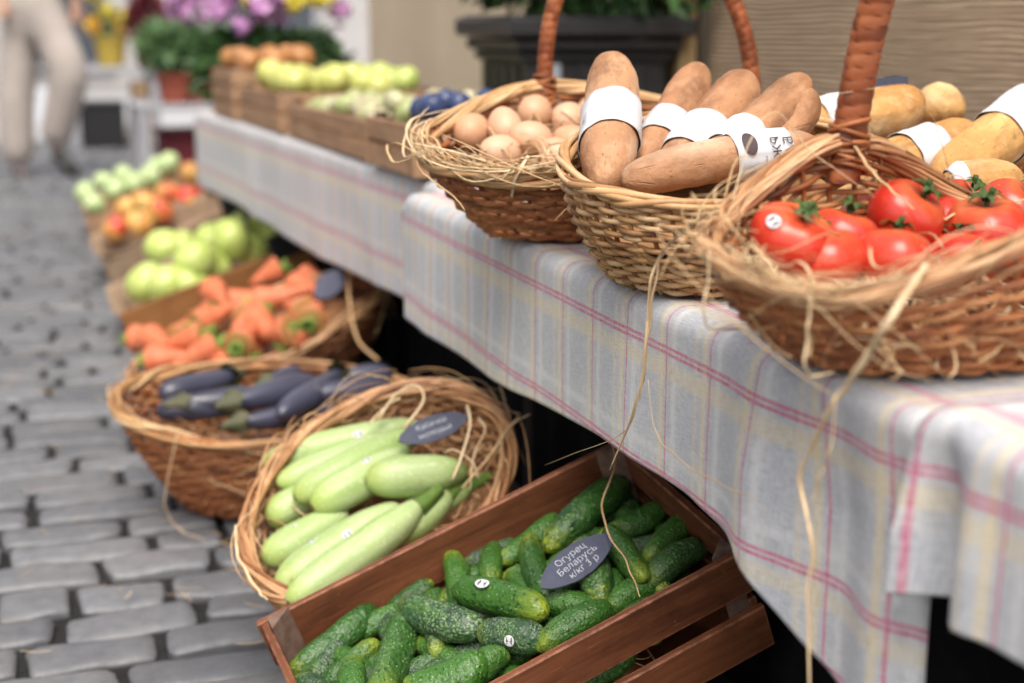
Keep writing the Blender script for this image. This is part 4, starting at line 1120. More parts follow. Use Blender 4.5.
# ------------------------------------------------------------------ aubergines
fe = Frame(B_ep.rim.c, axes=(B_ep.rim.u, B_ep.rim.v, B_ep.rim.n))
def eggplant(p0, p1, thick, label, seed):
    r = random.Random(seed); L = float(np.linalg.norm(np.asarray(p1) - np.asarray(p0))); Rr = thick / 2
    o = rev_mesh(MB(), L, lambda t: Rr * sup(t, 2.6) * (1.0 - .38 * t), 22, 22, r.uniform(-.01, .01)).build('aubergine', M['eggplant']); o.matrix_world = axis_mat(p0, p1, r.random() * 6)
    G = np.zeros((20, 9, 3))
    for i in range(20):
        a = 2 * PI * i / 20; lob = .5 + .5 * math.cos(5 * a)
        for k in range(9):
            t = k / 8; z = L - .020 * (.4 + .8 * lob) * (1 - t) ** 1.2 + .030 * t ** 3; q = Rr * (.70 * (1 - t ** 1.5) + .16)
            if k == 8: q = .004
            G[i, k] = (q * math.cos(a), q * math.sin(a), z)
    MB().grid(G, closed_u=True).build('calyx', M['egg_calyx'], o)
    return tag(o, label, 'aubergine', 'aubergines in the basket on the cobbles')
EP = [
 (160, 396, 235, 376, .076, -.01, 'dark aubergine at the far left of its basket'),
 (156, 410, 240, 408, .066, -.005, 'small dark aubergine against the near left rim'),
 (258, 396, 178, 404, .064, .01, 'bluish aubergine lying on top near the left end'),
 (320, 382, 228, 404, .072, .016, 'shiny aubergine in the middle of the basket'),
 (280, 416, 342, 372, .068, .02, 'purple aubergine pointing to the far rim with a greenish cap'),
 (392, 386, 305, 396, .066, .02, 'slate blue aubergine lying at the right end'),
 (300, 372, 262, 386, .060, -.02, 'aubergine half hidden behind the middle one'),
 (355, 405, 235, 424, .066, -.015, 'aubergine low along the near rim in shadow'),
 (392, 374, 335, 380, .062, .0, 'aubergine at the far right rim next to the straw'),
]
for i, (x0, y0, x1, y1, tk, d, lb) in enumerate(EP): eggplant(fe.on(x0, y0, d + .010), fe.on(x1, y1, d + .010), tk * .95, lb, i)
straw_obj('loose_straw', 'pale straw strands hanging over the aubergine basket rim', rim_straw(B_ep, 14, 2.6, 5.9, 41, .014, .25, .0010, .0020) + bed_straw(Frame(fe.c - fe.n * .05, axes=(fe.u, fe.v, fe.n)), .24, .16, 110, 42, 0, .02), 'wicker_pale')

# ------------------------------------------------------------------ carrots
def carrot_me(i):
    r = random.Random(60 + i); L = .17
    return rev_mesh(MB(), L, lambda t: .037 * (t ** .42) * (1 if t < .93 else max(0.02, (1 - ((t - .93) / .07) ** 2)) ** .5) * (.55 + .5 * t), 26, 20, r.uniform(-.008, .008), lambda x, y, z: .0012 * mn.noise(Vector((x * 30, y * 30, z * 90 + i)))), L
CARR = []
for i in range(4):
    mb, L = carrot_me(i); o = mb.build('carrot', M['carrot'])
    s = MB(); rr = random.Random(i)
    for k in range(7):
        a = k * .9; l = rr.uniform(.02, .045); s.tube(smooth_path([(.006 * math.cos(a), .006 * math.sin(a), L - .006), (.010 * math.cos(a), .010 * math.sin(a), L + l * .5), (.016 * math.cos(a), .016 * math.sin(a), L + l)], 5), .0048, 6)
    s.build('leaf_stub', M['carrot_top'], o); CARR.append(o)
CA = [
 (205, 338, 134, 339, -.01, 'carrot at the left rim with a bright green stub over the edge'),
 (225, 352, 150, 360, .00, 'carrot in the front left with a dull green stub'),
 (148, 350, 205, 335, .02, 'carrot whose brownish cut end faces the viewer at left'),
 (170, 368, 218, 345, .015, 'carrot lying nearest the aubergines with a light green stub'),
 (245, 300, 195, 326, .02, 'carrot with a brown ringed crown left of centre'),
 (262, 312, 238, 346, .03, 'fat carrot pointing at the viewer left of the middle'),
 (200, 345, 250, 360, -.02, 'carrot low in the front behind the aubergine rim'),
 (222, 290, 248, 316, .025, 'pale carrot with a dark crown at the top of the heap'),
 (312, 288, 256, 302, .035, 'long carrot lying crosswise at the top of the heap'),
 (258, 280, 282, 268, .01, 'carrot standing at the far rim with a tall green stub'),
 (282, 345, 258, 322, .01, 'carrot pointing down to the right in the front'),
 (262, 336, 292, 330, .035, 'carrot with a white sticker and green stub at right'),
 (322, 296, 310, 322, .03, 'carrot at the right with a greyish stub beside the tag'),
 (345, 300, 296, 285, -.005, 'carrot lying under the right one by the basket wall'),
 (290, 286, 230, 304, -.01, 'carrot behind the crosswise one'),
 (205, 306, 178, 340, -.005, 'carrot tucked behind the left heap'),
 (300, 318, 250, 336, -.015, 'carrot in shadow below the stickered one'),
 (176, 352, 150, 338, .012, 'short carrot crown facing the street at the left'),
 (232, 330, 262, 310, .028, 'blunt carrot with a dull crown in the heart of the heap'),
 (240, 368, 205, 352, -.005, 'carrot along the near rim with its stub hidden'),
 (276, 300, 306, 312, .03, 'reddish carrot under the long crosswise one'),
 (318, 325, 285, 342, .012, 'blunt carrot by the near rim at right'),
 (188, 322, 215, 312, .016, 'pale orange carrot at the far left rim'),
 (228, 306, 212, 290, .010, 'carrot crown peeping over the far rim'),
 (335, 286, 305, 278, -.02, 'carrot top at the far right rim'),
]
used = set()
for i, (x0, y0, x1, y1, d, lb) in enumerate(CA):
    k = i % 4; o = CARR[k] if k not in used else copy_tree(CARR[k]); used.add(k)
    a, b = fc.on(x0, y0, d), fc.on(x1, y1, d + .008); dirn = unit(b - a); mid = (a + b) / 2; L = max(.095, min(.135, np.linalg.norm(b - a)))
    o.matrix_world = axis_mat(b - dirn * L, b, i * 1.7, 1.05, L / .17); tag(o, lb, 'carrot', 'carrots in the tilted basket')
bed(Frame(fc.c, axes=(fc.u, fc.v, fc.n)), .29, .20, -.055, 'straw_lining', B_ca.base.c, M['wicker_orange'], 3, [o for o in bpy.data.objects if o.name.startswith('wicker_basket')][-1])
pL, pR = fc.on(316, 298, .055), fc.on(343, 270, .075)
slate_tag('price_tag', 'small slate tag stuck upright among the carrots', pL, pR, fc.n * .3 + tocam(pL), .058, (), .01, 9)
straw_obj('loose_straw', 'broad straw blades over the near rim of the carrot basket', rim_straw(B_ca, 20, 4.2, 6.6, 51, .016, .4, .0016, .0034) + [(smooth_path([fc.on(348, 275, .06), fc.on(350, 305, .03), fc.on(358, 340, .0), fc.on(378, 360, -.02)], 14), .004, .8)], 'wicker_pale')

# ------------------------------------------------------------------ round fruit
def apple_me(name, mat, Rr, seed, squash=.9):
    mb = MB(); r = random.Random(seed); seg, rings = 22, 18; G = np.zeros((seg, rings + 1, 3)); ph = r.random() * 6
    for i in range(seg):
        a = 2 * PI * i / seg
        for k in range(rings + 1):
            f = PI * k / rings; q = Rr * math.sin(f) * (1 + .03 * math.cos(5 * a + ph) * math.sin(f)); z = -Rr * squash * math.cos(f) * (1 - .0 * f)
            z -= Rr * .28 * math.exp(-(q / (Rr * .30)) ** 2) * (1 if f > PI / 2 else -.6); q *= 1 - .10 * (f < PI / 2) * math.cos(f)
            G[i, k] = (q * math.cos(a), q * math.sin(a), z)
    mb.grid(G, closed_u=True); o = mb.build(name, M[mat])
    MB().tube([(0, 0, Rr * squash * .66), (.002, 0, Rr * squash * .9), (.006, .002, Rr * squash * 1.12)], .0018, 5).build('stalk', M['stem_scar'], o)
    return o
def put_round(protos, items, fr, cat, group, seed, offs=None):
    r = random.Random(seed); used = set(); out = []
    for i, it in enumerate(items):
        x, y, d, lb = it[:4]; k = it[4] if len(it) > 4 else i % len(protos)
        o = protos[k] if k not in used else copy_tree(protos[k]); used.add(k)
        p = fr.on(x, y, d); rot = Matrix.Rotation(r.random() * 6.28, 4, 'Z') @ Matrix.Rotation(r.uniform(-1.1, 1.1), 4, 'X') @ Matrix.Rotation(r.uniform(-.8, .8), 4, 'Y')
        o.matrix_world = Matrix.Translation(Vector(p)) @ rot @ Matrix.Scale(r.uniform(.93, 1.07), 4); tag(o, lb, cat, group); out.append(o)
    for k, o in enumerate(protos):
        if k not in used:
            for c in list(o.children): bpy.data.objects.remove(c)
            bpy.data.objects.remove(o)
    return out

def paper_box(label, fr, L, W, D, mx, my, seed, brackets=True, lining=True, lip=.034):
    root = make_crate('produce_box', label, fr, L, W, D, {1: [(-D, 0)], -1: [(-D, lip)]}, mx, my, end_slats={1: [(-D, 0)], -1: [(-D, -.01)]}, seed=seed, posts=False, cat='box')
    if brackets:
        for sx, sy in ((1, -1), (-1, -1) if brackets == 2 else (1, 1)):
            MB().box((sx * (L / 2 - .075), sy * (W / 2 - .005), .045), (.13, .040, .075), bevel=.006).build('corner_bracket', M['black_plastic'], root, smooth=False)
    if lining:
        r = random.Random(seed); ns, nv = 60, 7; G = np.zeros((ns, nv, 3))
        for i in range(ns):
            a = 2 * PI * i / ns; ca, sa = math.cos(a), math.sin(a); q = (abs(ca) ** 6 + abs(sa) ** 6) ** (-1 / 6)
            for k in range(nv):
                t = k / (nv - 1); rad = .94 + .10 * t; nz = mn.noise(Vector((ca * 4, sa * 4, t * 2 + seed)))
                x = ca * q * (L / 2 - .012) * rad; y = sa * q * (W / 2 - .012) * rad
                if t < .7: x = max(-L / 2 + .014, min(L / 2 - .014, x)); y = max(-W / 2 + .014, min(W / 2 - .014, y))
                G[i, k] = (x - .02 * max(0, t - .5) * (1 - ca), y, -.09 + .105 * t + .020 * nz * t)
        o = MB().grid(G, closed_u=True).build('paper_lining', M['kraft'], root); md = o.modifiers.new('thickness', 'SOLIDIFY'); md.thickness = .0015
        bd = MB(); G2 = np.zeros((40, 5, 3))
        for i in range(40):
            for k in range(5):
                a = 2 * PI * i / 40; ca, sa = math.cos(a), math.sin(a); q = (abs(ca) ** 6 + abs(sa) ** 6) ** (-1 / 6) * (k / 4 + .001); G2[i, k] = (ca * q * (L / 2 - .016), sa * q * (W / 2 - .016), -.075 + .01 * mn.noise(Vector((ca * q * 5, sa * q * 5, seed))))
        bd.grid(G2, closed_u=True); bd.build('paper_floor', M['kraft'], root)
    return root
fa = Frame((.52, 4.60, .20), 0, R(19), R(6)); fp = Frame((.52, 5.78, .20), 0, R(17), R(6)); fb1 = Frame((.53, 7.05, .20), 0, R(15), R(6))
paper_box('paper-lined box of large green apples with an orange brown near board', fa, .62, .42, .15, M['plank_orange'], M['kraft'], 21)
paper_box('paper-lined box of red and yellow nectarines with black corner brackets', fp, .62, .42, .15, M['kraft'], M['kraft'], 22, lip=-.012)
paper_box('dark-edged box of pale green apples farthest along the cobbles', fb1, .66, .44, .14, M['crate_brown'], M['crate_brown_y'], 23, brackets=False, lining=False, lip=-.01)
put_round([apple_me('apple', 'apple_green', .067, i) for i in range(3)], [
 (147, 283, .02, 'big green apple at the lower left corner of its box'), (168, 286, .018, 'green apple second along the near board'), (190, 284, .0, 'green apple third along the near board in shadow'),
 (164, 248, .02, 'green apple at the far left of the heap'), (195, 262, .05, 'biggest green apple on top of the left heap'), (212, 268, -.01, 'green apple between the two heaps by the near board'),
 (231, 240, .04, 'green apple on top of the right heap'), (248, 228, .0, 'green apple between the top one and the black bracket'), (262, 218, .03, 'green apple at the far right with a bright top'),
 (280, 232, .0, 'pale yellow apple nearest the black corner bracket'), (252, 248, -.02, 'green apple low by the orange brown board'), (180, 250, -.01, 'green apple half hidden behind the biggest one'), (213, 240, -.03, 'green apple deep in the middle of the box')], fa, 'apple', 'green apples in the paper-lined box', 5)
put_round([apple_me('nectarine', 'peach', .056, 10 + i) for i in range(4)], [
 (116, 228, .02, 'yellow nectarine with a red cheek at the left corner'), (139, 223, .02, 'dark red nectarine second from the left'), (160, 211, .02, 'orange nectarine in the near middle'),
 (145, 202, .01, 'pale yellow nectarine at the far left'), (168, 194, .03, 'red nectarine on top of the heap'), (187, 198, .01, 'red nectarine right of the top one'), (192, 174, .02, 'yellow orange nectarine at the far rim'),
 (211, 185, .03, 'yellow nectarine by the right end'), (224, 188, .0, 'orange nectarine beside the black bracket'), (128, 210, -.01, 'nectarine in shadow behind the left pair'), (205, 172, -.01, 'small nectarine at the far right')], fp, 'nectarine', 'nectarines in the paper-lined box', 6)
put_round([apple_me('apple', 'apple_pale', .058, 20 + i) for i in range(3)], [
 (85, 192, .02, 'pale green apple at the street end of the farthest box'), (94, 204, .02, 'pale green apple nearest the viewer in the farthest box'), (115, 190, .03, 'pale green apple in the near middle of the farthest box'),
 (124, 176, .03, 'pale green apple on top of the farthest box'), (136, 184, .03, 'pale green apple right of the top one in the farthest box'), (150, 177, .02, 'pale green apple toward the table in the farthest box'),
 (168, 164, .03, 'pale green apple at the table end of the farthest box'), (105, 182, .0, 'pale green apple at the back left of the farthest box'), (158, 168, .0, 'pale green apple low at the back right of the farthest box')], fb1, 'apple', 'pale apples in the farthest box', 7)

# ------------------------------------------------------------------ eggs
def egg_obj():
    return rev_mesh(MB(), .064, lambda t: .0250 * sup(t, 2.0) * (1.06 - .22 * (t - .45)), 22, 22).build('egg', M['egg'])
EG = [(535, 112, .026, .5, 'egg on top of the pile right below the basket handle'), (505, 127, .020, 1.2, 'egg standing upright left of the top one'), (531, 139, .018, 2.4, 'glossy egg in the middle of the near side'),
 (568, 119, .016, .2, 'egg at the right behind the straw'), (556, 156, .006, 1.0, 'egg low at the near rim under straw'), (573, 143, .014, 2.0, 'egg next to the bread basket'), (472, 131, .008, .3, 'egg at the left rim half covered by straw'),
 (500, 153, .000, 2.8, 'egg buried in straw in the front left'), (592, 113, .010, .9, 'egg at the far right rim behind the tall loaf'), (520, 100, -.006, 2.2, 'egg tucked under the back rim by the handle')]
feg = Frame(B_egg.rim.c - B_egg.rim.n * .018, axes=(B_egg.rim.u, B_egg.rim.v, B_egg.rim.n))
e_proto = egg_obj()
for i, (x, y, d, a, lb) in enumerate(EG):
    o = e_proto if i == 0 else copy_tree(e_proto); p = feg.on(x, y, d); q = feg.u * math.cos(a) + feg.v * math.sin(a) + feg.n * (.25 if i != 1 else .9); q = unit(q)
    o.matrix_world = axis_mat(p - q * .032, p + q * .032, i); tag(o, lb, 'egg', 'brown eggs in the basket')
bed(Frame(feg.c, axes=(feg.u, feg.v, feg.n)), .185, .145, -.022, 'straw_lining', B_egg.base.c, M['wicker_pale'], 4, egg_basket)
straw_obj('loose_straw', 'pale straw tangled round the eggs and over the egg basket rim', rim_straw(B_egg, 95, 2.6, 5.2, 61, .016, .06, .0010, .0026) + bed_straw(Frame(feg.c, axes=(feg.u, feg.v, feg.n)), .18, .13, 160, 62, -.012, .042, .10))

# ------------------------------------------------------------------ bread
def loaf(name, mat, p0, p1, Rr, label, seed, cat='bread', group=None, bend=.006, slash=3, pp=4.2):
    r = random.Random(seed); L = float(np.linalg.norm(np.asarray(p1) - np.asarray(p0))); off = Vector((seed * 1.3, 2, 3))
    cuts = [(k + .7) / (slash + .4) for k in range(slash)]
    def crease(a, t):
        m = 0
        for c in cuts:
            q = (t - c) * 8 + 1.5 * (a - 1.6); m = max(m, math.exp(-(q / .22) ** 2) * math.exp(-((a - 1.6) / .55) ** 2))
        return m
    def lob(a, t): return 1 + .05 * mn.noise(Vector((math.cos(a), math.sin(a), t * 5)) * 1.2 + off) - .07 * crease(a, t)
    mb = rev_mesh(MB(), L, lambda t: Rr * sup(t, pp), 54, 44, bend, lambda x, y, z: .0010 * mn.noise(Vector((x, y, z)) * 60 + off) + .0006 * mn.noise(Vector((x, y, z)) * 190 + off), tone=lambda a, t: .5 + .45 * crease(a, t), lobes=lob)
    o = mb.build(name, M[mat]); tocam_ = CAM - np.asarray(p0); o.matrix_world = axis_mat(p0, p1, r.uniform(-.4, .4) + .0, up=tocam_)
    tag(o, label, cat, group); o['_L'] = L; o['_R'] = Rr; o['_pp'] = pp; o['_b'] = bend
    return o
def wrap(o, t0, t1, a0=0.0, a1=2 * PI, name='paper_label', tilt=0.0, text=None, tsize=.012, tang=0.0, dark=None):
    """paper band round a loaf between fractions t0..t1"""
    L, Rr, pp, bend = o['_L'], o['_R'], o['_pp'], o['_b']; ns, nk = 56, 9
    def surf(a, t, e): 
        rr = Rr * sup(min(max(t, .02), .98), pp) * 1.045 + e; return (rr * math.cos(a) + bend * (4 * t * (1 - t) - .5), rr * math.sin(a), L * t)
    G = np.array([[surf(a0 + (a1 - a0) * i / ns, t0 + (t1 - t0) * k / (nk - 1) + tilt * math.cos(a0 + (a1 - a0) * i / ns), .0016 + .0016 * mn.noise(Vector((i * .25, k * .6, L * 50)))) for k in range(nk)] for i in range(ns + 1)])
    lab = MB().grid(G).build(name, M['white_paper'], o); md = lab.modifiers.new('thickness', 'SOLIDIFY'); md.thickness = .0006
    if text:
        mb = MB()
        for (s, sz, aa, tt, rot) in text:
            V, Fc = text_tris(s, sz)
            if not len(V): continue
            c, sn = math.cos(rot), math.sin(rot); X, Y = V[:, 0] * c - V[:, 1] * sn, V[:, 0] * sn + V[:, 1] * c
            P = [surf(aa + y / (Rr * 1.05), tt + x / L, .0040) for x, y in zip(X, Y)]
            mb.add(np.array(P), Fc)
        if dark:
            aa, tt, sx, sy = dark; n = 28; G = np.array([[surf(aa + q * sy * math.sin(2 * PI * i / n) / Rr, tt + q * sx * math.cos(2 * PI * i / n) / L, .0040) for q in (1, .75, .5, .25, .02)] for i in range(n)])
            mb.grid(G, closed_u=True)
        if mb.n: mb.build('printing', M['ink'], lab, smooth=False)
    return lab
gB = 'brown loaves in the honey wicker basket'
b1 = loaf('bread_loaf', 'bread_brown', atd(606, 186, 1.655), atd(613, 60, 1.90), .0345, 'tall brown loaf standing upright at the left of the bread basket with a white band', 1, group=gB, slash=0, bend=.004)
b2 = loaf('bread_loaf', 'bread_brown', atd(642, 172, 1.76), atd(700, 70, 1.96), .0290, 'brown loaf second from the left leaning to the right', 2, group=gB, slash=0)
b3 = loaf('bread_loaf', 'bread_brown', atd(672, 176, 1.73), atd(748, 80, 1.92), .0345, 'widest brown loaf leaning in the middle of the bread basket', 3, group=gB, slash=1)
b4 = loaf('bread_loaf', 'bread_brown', atd(712, 165, 1.69), atd(806, 82, 1.86), .0280, 'brown loaf leaning right with a split crust at its tip', 4, group=gB, slash=2)
b6 = loaf('bread_loaf', 'bread_brown', atd(742, 172, 1.74), atd(812, 96, 1.84), .0290, 'darker brown loaf behind the split one at the right of the bread basket', 6, group=gB, slash=0)
b5 = loaf('bread_loaf', 'bread_brown', atd(620, 179, 1.625), atd(820, 144, 1.69), .0255, 'brown loaf lying flat across the front with a printed white label', 5, group=gB, slash=0, bend=.004)
def facing(o):
    """angle round local z that looks at the camera"""
    p = np.linalg.inv(np.array(o.matrix_world)) @ np.r_[CAM, 1]; return math.atan2(p[1], p[0])
bpy.context.view_layer.update()
f = facing(b1); wrap(b1, .30, .56, text=[('БАГЕТ', .008, f - .95, .36, 0)], tilt=.02)
f = facing(b2); wrap(b2, .24, .45, text=[('БАГЕТ', .008, f + .5, .34, 0)])
f = facing(b3); wrap(b3, .14, .42, text=[('БАГЕТ', .008, f + .9, .24, 0)])
f = facing(b4); wrap(b4, .12, .34, text=[('БАГЕТ', .008, f + .4, .24, 0)])
f = facing(b5); wrap(b5, .535, .82, f - 2.2, f + 2.2, text=[('БАГЕТ', .0165, f + .42, .79, PI / 2), ('РЖАН', .0150, f + .25, .725, PI / 2), ('вес 250 г', .0045, f + .5, .665, PI / 2)], dark=(f - .45, .60, .0085, .0125))
gG = 'golden loaves behind the tomatoes'
l1 = loaf('bread_loaf', 'bread_gold', atd(800, 128, 1.93), atd(922, 104, 2.0), .0365, 'golden slashed loaf with a white label behind the thick basket handle', 21, group=gG, slash=3)
l2 = loaf('bread_loaf', 'bread_gold', atd(912, 108, 2.12), atd(966, 106, 2.10), .0325, 'round golden roll farthest back against the reed mat', 22, group=gG, slash=0, pp=2.2)
l3 = loaf('bread_loaf', 'bread_gold', atd(882, 168, 1.84), atd(972, 136, 1.92), .0355, 'golden loaf with a white band in the middle of the golden ones', 23, group=gG, slash=1)
l4 = loaf('bread_loaf', 'bread_gold', atd(938, 186, 1.80), atd(1052, 92, 1.96), .0370, 'long golden loaf leaning at the right edge with a wide white label', 24, group=gG, slash=2)
l5 = loaf('bread_loaf', 'bread_gold', atd(940, 184, 1.72), atd(1024, 180, 1.74), .0255, 'small golden bun lying in front with a corner of white paper', 25, group=gG, slash=0, pp=2.4)
l6 = loaf('bread_loaf', 'bread_gold', atd(985, 150, 2.02), atd(1070, 140, 2.0), .032, 'golden loaf half hidden at the far right of its basket', 26, group=gG, slash=1)
bpy.context.view_layer.update()
wrap(l1, .13, .38, text=[('БАТОН', .010, facing(l1) - .2, .25, PI / 2)]); wrap(l3, .22, .56); f = facing(l4); wrap(l4, .50, .80, text=[('БАТОН', .011, f + .3, .68, PI / 2), ('пшеничный', .005, f + .1, .60, PI / 2)]); wrap(l5, .08, .24)
pL, pR = atd(868, 92, 2.10), atd(908, 90, 2.08)
slate_tag('price_tag', 'dark blue slate tag standing behind the golden loaves', pL, pR, tocam(pL), .040, (), .01, 12, ragged=False)

# ------------------------------------------------------------------ tomatoes
def tomato_obj(Rr, seed):
    r = random.Random(seed); nl = r.choice((4, 5, 6)); ph = r.random() * 6; am = r.uniform(.015, .05); seg, rings = 36, 24; G = np.zeros((seg, rings + 1, 3))
    for i in range(seg):
        a = 2 * PI * i / seg
        for k in range(rings + 1):
            f_ = PI * k / rings; top = .5 - .5 * math.cos(f_); q = Rr * math.sin(f_) ** .9 * (1 + am * math.cos(nl * a + ph) * (.3 + .7 * top) + .03 * math.cos(2 * a + ph)); z = -Rr * .80 * math.cos(f_)
            z -= Rr * .22 * math.exp(-(q / (Rr * .36)) ** 2) * (1 if f_ > PI / 2 else -.25)
            G[i, k] = (q * math.cos(a), q * math.sin(a), z)
    o = MB().grid(G, closed_u=True).build('tomato', M['tomato'])
    c = MB(); zt = Rr * .62
    for k in range(6):
        a = k * 1.047 + r.uniform(-.2, .2); l = Rr * r.uniform(.34, .52); d = np.array([math.cos(a), math.sin(a), 0]); s = np.array([-d[1], d[0], 0])
        rows = []
        for t in (0, .3, .6, .85, 1):
            w = .0052 * (1 - t) ** .6 * (1 if t else .7) + .0004; cc = d * l * t + np.array([0, 0, zt + .010 * math.sin(t * 2.6) + .004 - .002 * t]); rows.append([cc - s * w, cc + np.array([0, 0, .0012]), cc + s * w])
        c.grid(np.array(rows)); 
    c.build('calyx', M['calyx'], o)
    MB().tube(smooth_path([(0, 0, zt), (.002, .001, zt + .008), (.006, .002, zt + .018)], 6), [.003, .0028, .0026, .0026, .0027, .0032], 7).build('stalk', M['calyx'], o)
    return o
ftm = Frame(B_tm.rim.c - B_tm.rim.n * .020, axes=(B_tm.rim.u, B_tm.rim.v, B_tm.rim.n))
TM = [(792, 240, .010, .040, (.1, .0), 'wide tomato with a white sticker at the left end of the basket'), (842, 238, .006, .036, (-.3, .2), 'tomato in the second place from the left under straw'), (906, 216, .022, .041, (.15, .25), 'upright tomato with a dark green star of leaves on top'),
 (893, 262, .000, .040, (-.6, .3), 'tomato lying at the near rim below the upright one'), (986, 232, .014, .044, (-.35, -.2), 'big ribbed tomato at the right of the picture'), (950, 228, .004, .034, (.4, .3), 'tomato in shadow between the upright and the big ribbed one'),
 (1014, 210, .010, .038, (.2, .2), 'tomato at the right edge behind the big ribbed one'), (868, 228, -.008, .036, (.3, -.2), 'tomato with a dark stalk behind the upright one'), (1020, 250, .002, .040, (-.4, .1), 'tomato at the right edge by the near rim'),
 (825, 262, -.006, .038, (-.6, -.2), 'tomato low at the near rim on the left'), (960, 262, -.010, .038, (-.6, .2), 'tomato low at the near rim under the big ribbed one'), (960, 205, -.004, .033, (.2, .1), 'tomato at the far rim right of the handle')]
toms = []
for i, (x, y, d, Rr, (rx, ry), lb) in enumerate(TM):
    o = tomato_obj(Rr, 80 + i); p = ftm.on(x, y, d); o.matrix_world = Matrix.Translation(Vector(p)) @ ftm.mat((0, 0, 0)) @ Matrix.Rotation(rx + .25, 4, 'X') @ Matrix.Rotation(ry, 4, 'Y') @ Matrix.Rotation(i * 1.3, 4, 'Z'); tag(o, lb, 'tomato', 'tomatoes in the dark wicker basket'); toms.append(o)
bpy.context.view_layer.update()
def ball_sticker(o, px, py, Rr, r):
    Mi = np.linalg.inv(np.array(o.matrix_world)); S = np.array([1, 1, .8]) * Rr * 1.02; a = (Mi @ np.r_[CAM, 1])[:3] / S; d = (Mi @ np.r_[ray(px, py), 0])[:3] / S
    A, Bq, Cq = d @ d, a @ d, a @ a - 1; D = max(Bq * Bq - A * Cq, 0); p = (a + d * (-Bq - math.sqrt(D)) / A) * S; nn = unit(p / S ** 2)
    sticker(o, p + nn * .0012, nn, unit(np.cross(nn, (0, 0, 1)) + 1e-6), r, Rr)
ball_sticker(toms[0], 774, 222, .040, .0075); ball_sticker(toms[3], 938, 262, .040, .006)
straw_obj('loose_straw', 'tangle of pale straw round the tomatoes and over their basket rim', rim_straw(B_tm, 30, 2.5, 4.2, 71, .024, .15, .0005, .0014, .03, .002) + rim_straw(B_tm, 26, 2.5, 4.2, 76, .03, .3, .0004, .0008, .03, .003) + rim_straw(B_tm, 12, 4.0, 6.4, 72, .012, .10, .0008, .0018, .008) + rim_straw(B_tm, 14, .6, 2.6, 73, .022, .2, .0006, .0012)
          + bed_straw(Frame(ftm.c, axes=(ftm.u, ftm.v, ftm.n)), .19, .13, 14, 74, .0, .05, .12) + bed_straw(Frame(ftm.c - ftm.n * .03, axes=(ftm.u, ftm.v, ftm.n)), .2, .14, 120, 75, .0, .02, .14))
# ------------------------------------------------------------------ single straws hanging in front of the cloth
def strand(label, pts, w, tone=.8):
    P = smooth_path(pts, 40); P = P + np.array([[.002 * mn.noise(Vector((k * .25, 1, 2))), .002 * mn.noise(Vector((k * .25, 4, 2))), 0] for k in range(40)])
    o = MB().tube(P, w * (1 - .6 * np.linspace(0, 1, 40) ** 4), 5, tone=np.repeat(np.clip(tone + .12 * np.sin(np.arange(40) * .7), 0, 1), 5), flat=.4, twist=3.0).build('straw_strand', M['straw'])
    return tag(o, label, 'straw', 'single straws hanging from the baskets')
Xc = .600
hang = lambda L, x=Xc: [atx(a, b, x) for a, b in L]
tl = B_tm.rp([near_theta(B_tm, 700, 250)])[0]
strand('long pale straw hanging from the tomato basket in front of the cloth', [tl + np.array([0, 0, .03])] + hang([(664, 250), (650, 290), (645, 360), (634, 410), (610, 470)]), .0022, .75)
strand('thin straw beside the long hanging one, ending higher', [tl + np.array([.01, 0, .035])] + hang([(668, 246), (655, 285), (648, 340), (640, 400)]), .0014, .65)
strand('straw curving out from the tomato basket to the lower left', [tl + np.array([.02, -.01, .03])] + hang([(675, 240), (652, 280), (643, 370), (625, 430), (570, 455), (545, 465)]), .0010, .8)
strand('thin straw trailing down from the long one towards the crate', hang([(648, 380), (655, 430), (680, 460), (728, 488), (760, 500)]), .0009, .7)
strand('pale straw lying down across the corner of the crate', [FC.on(612, 436, .03), FC.on(615, 465, .03), FC.on(603, 500, .025), FC.on(607, 530, .012), FC.on(624, 558, .008), FC.on(634, 580, .010), FC.on(640, 597, .006)], .0015, .35)
tr = B_tm.rp([near_theta(B_tm, 930, 285)])[0]
strand('broad pale straw falling from the near tomato rim across the cloth', [tr + np.array([0, 0, .012])] + hang([(895, 310), (865, 360), (835, 400), (822, 420)], .585), .0030, .9)
strand('long straw hanging straight down the cloth below the tomatoes', hang([(838, 395), (815, 440), (800, 480), (812, 540), (808, 600), (810, 700)], .585), .0022, .8)
strand('thin straw crossing the long one over the cloth', hang([(835, 400), (830, 450), (815, 490), (806, 530)], .583), .0013, .75)
strand('straw dangling from the middle of the tomato rim over the basket', [B_tm.rp([near_theta(B_tm, 815, 285)])[0] + B_tm.out([near_theta(B_tm, 815, 285)])[0] * .018 + np.array([0, 0, z]) for z in (.012, -.02, -.06)] + hang([(835, 372)], .62), .0022, .85)
tq = near_theta(B_tm, 730, 262)
strand('straw dangling from the left part of the tomato rim', [B_tm.rp([tq])[0] + B_tm.out([tq])[0] * .02 + np.array([.0, 0, z]) for z in (.012, -.01, -.05)] + hang([(745, 330), (752, 352)], .60), .0018, .85)
eg = B_egg.rp([near_theta(B_egg, 482, 180)])[0]; eg2 = B_egg.rp([near_theta(B_egg, 535, 186)])[0]
strand('broad straw loop hanging from the egg basket over the cloth edge', [eg + np.array([-.01, 0, .02])] + [atx(a, b, .62) for a, b in ((464, 185), (472, 203), (490, 218), (500, 226))], .0042, .95)
strand('broad straw hanging beside the loop from the egg basket', [eg2 + np.array([-.01, 0, .03]), eg2 + np.array([-.03, 0, -.005])] + [atx(a, b, .62) for a, b in ((512, 215), (503, 226), (500, 240))], .0042, .95)
strand('slim straw hanging behind the egg basket loop', [eg + np.array([.03, -.05, .02])] + [atx(a, b, .63) for a, b in ((508, 190), (503, 215))], .0022, .7)
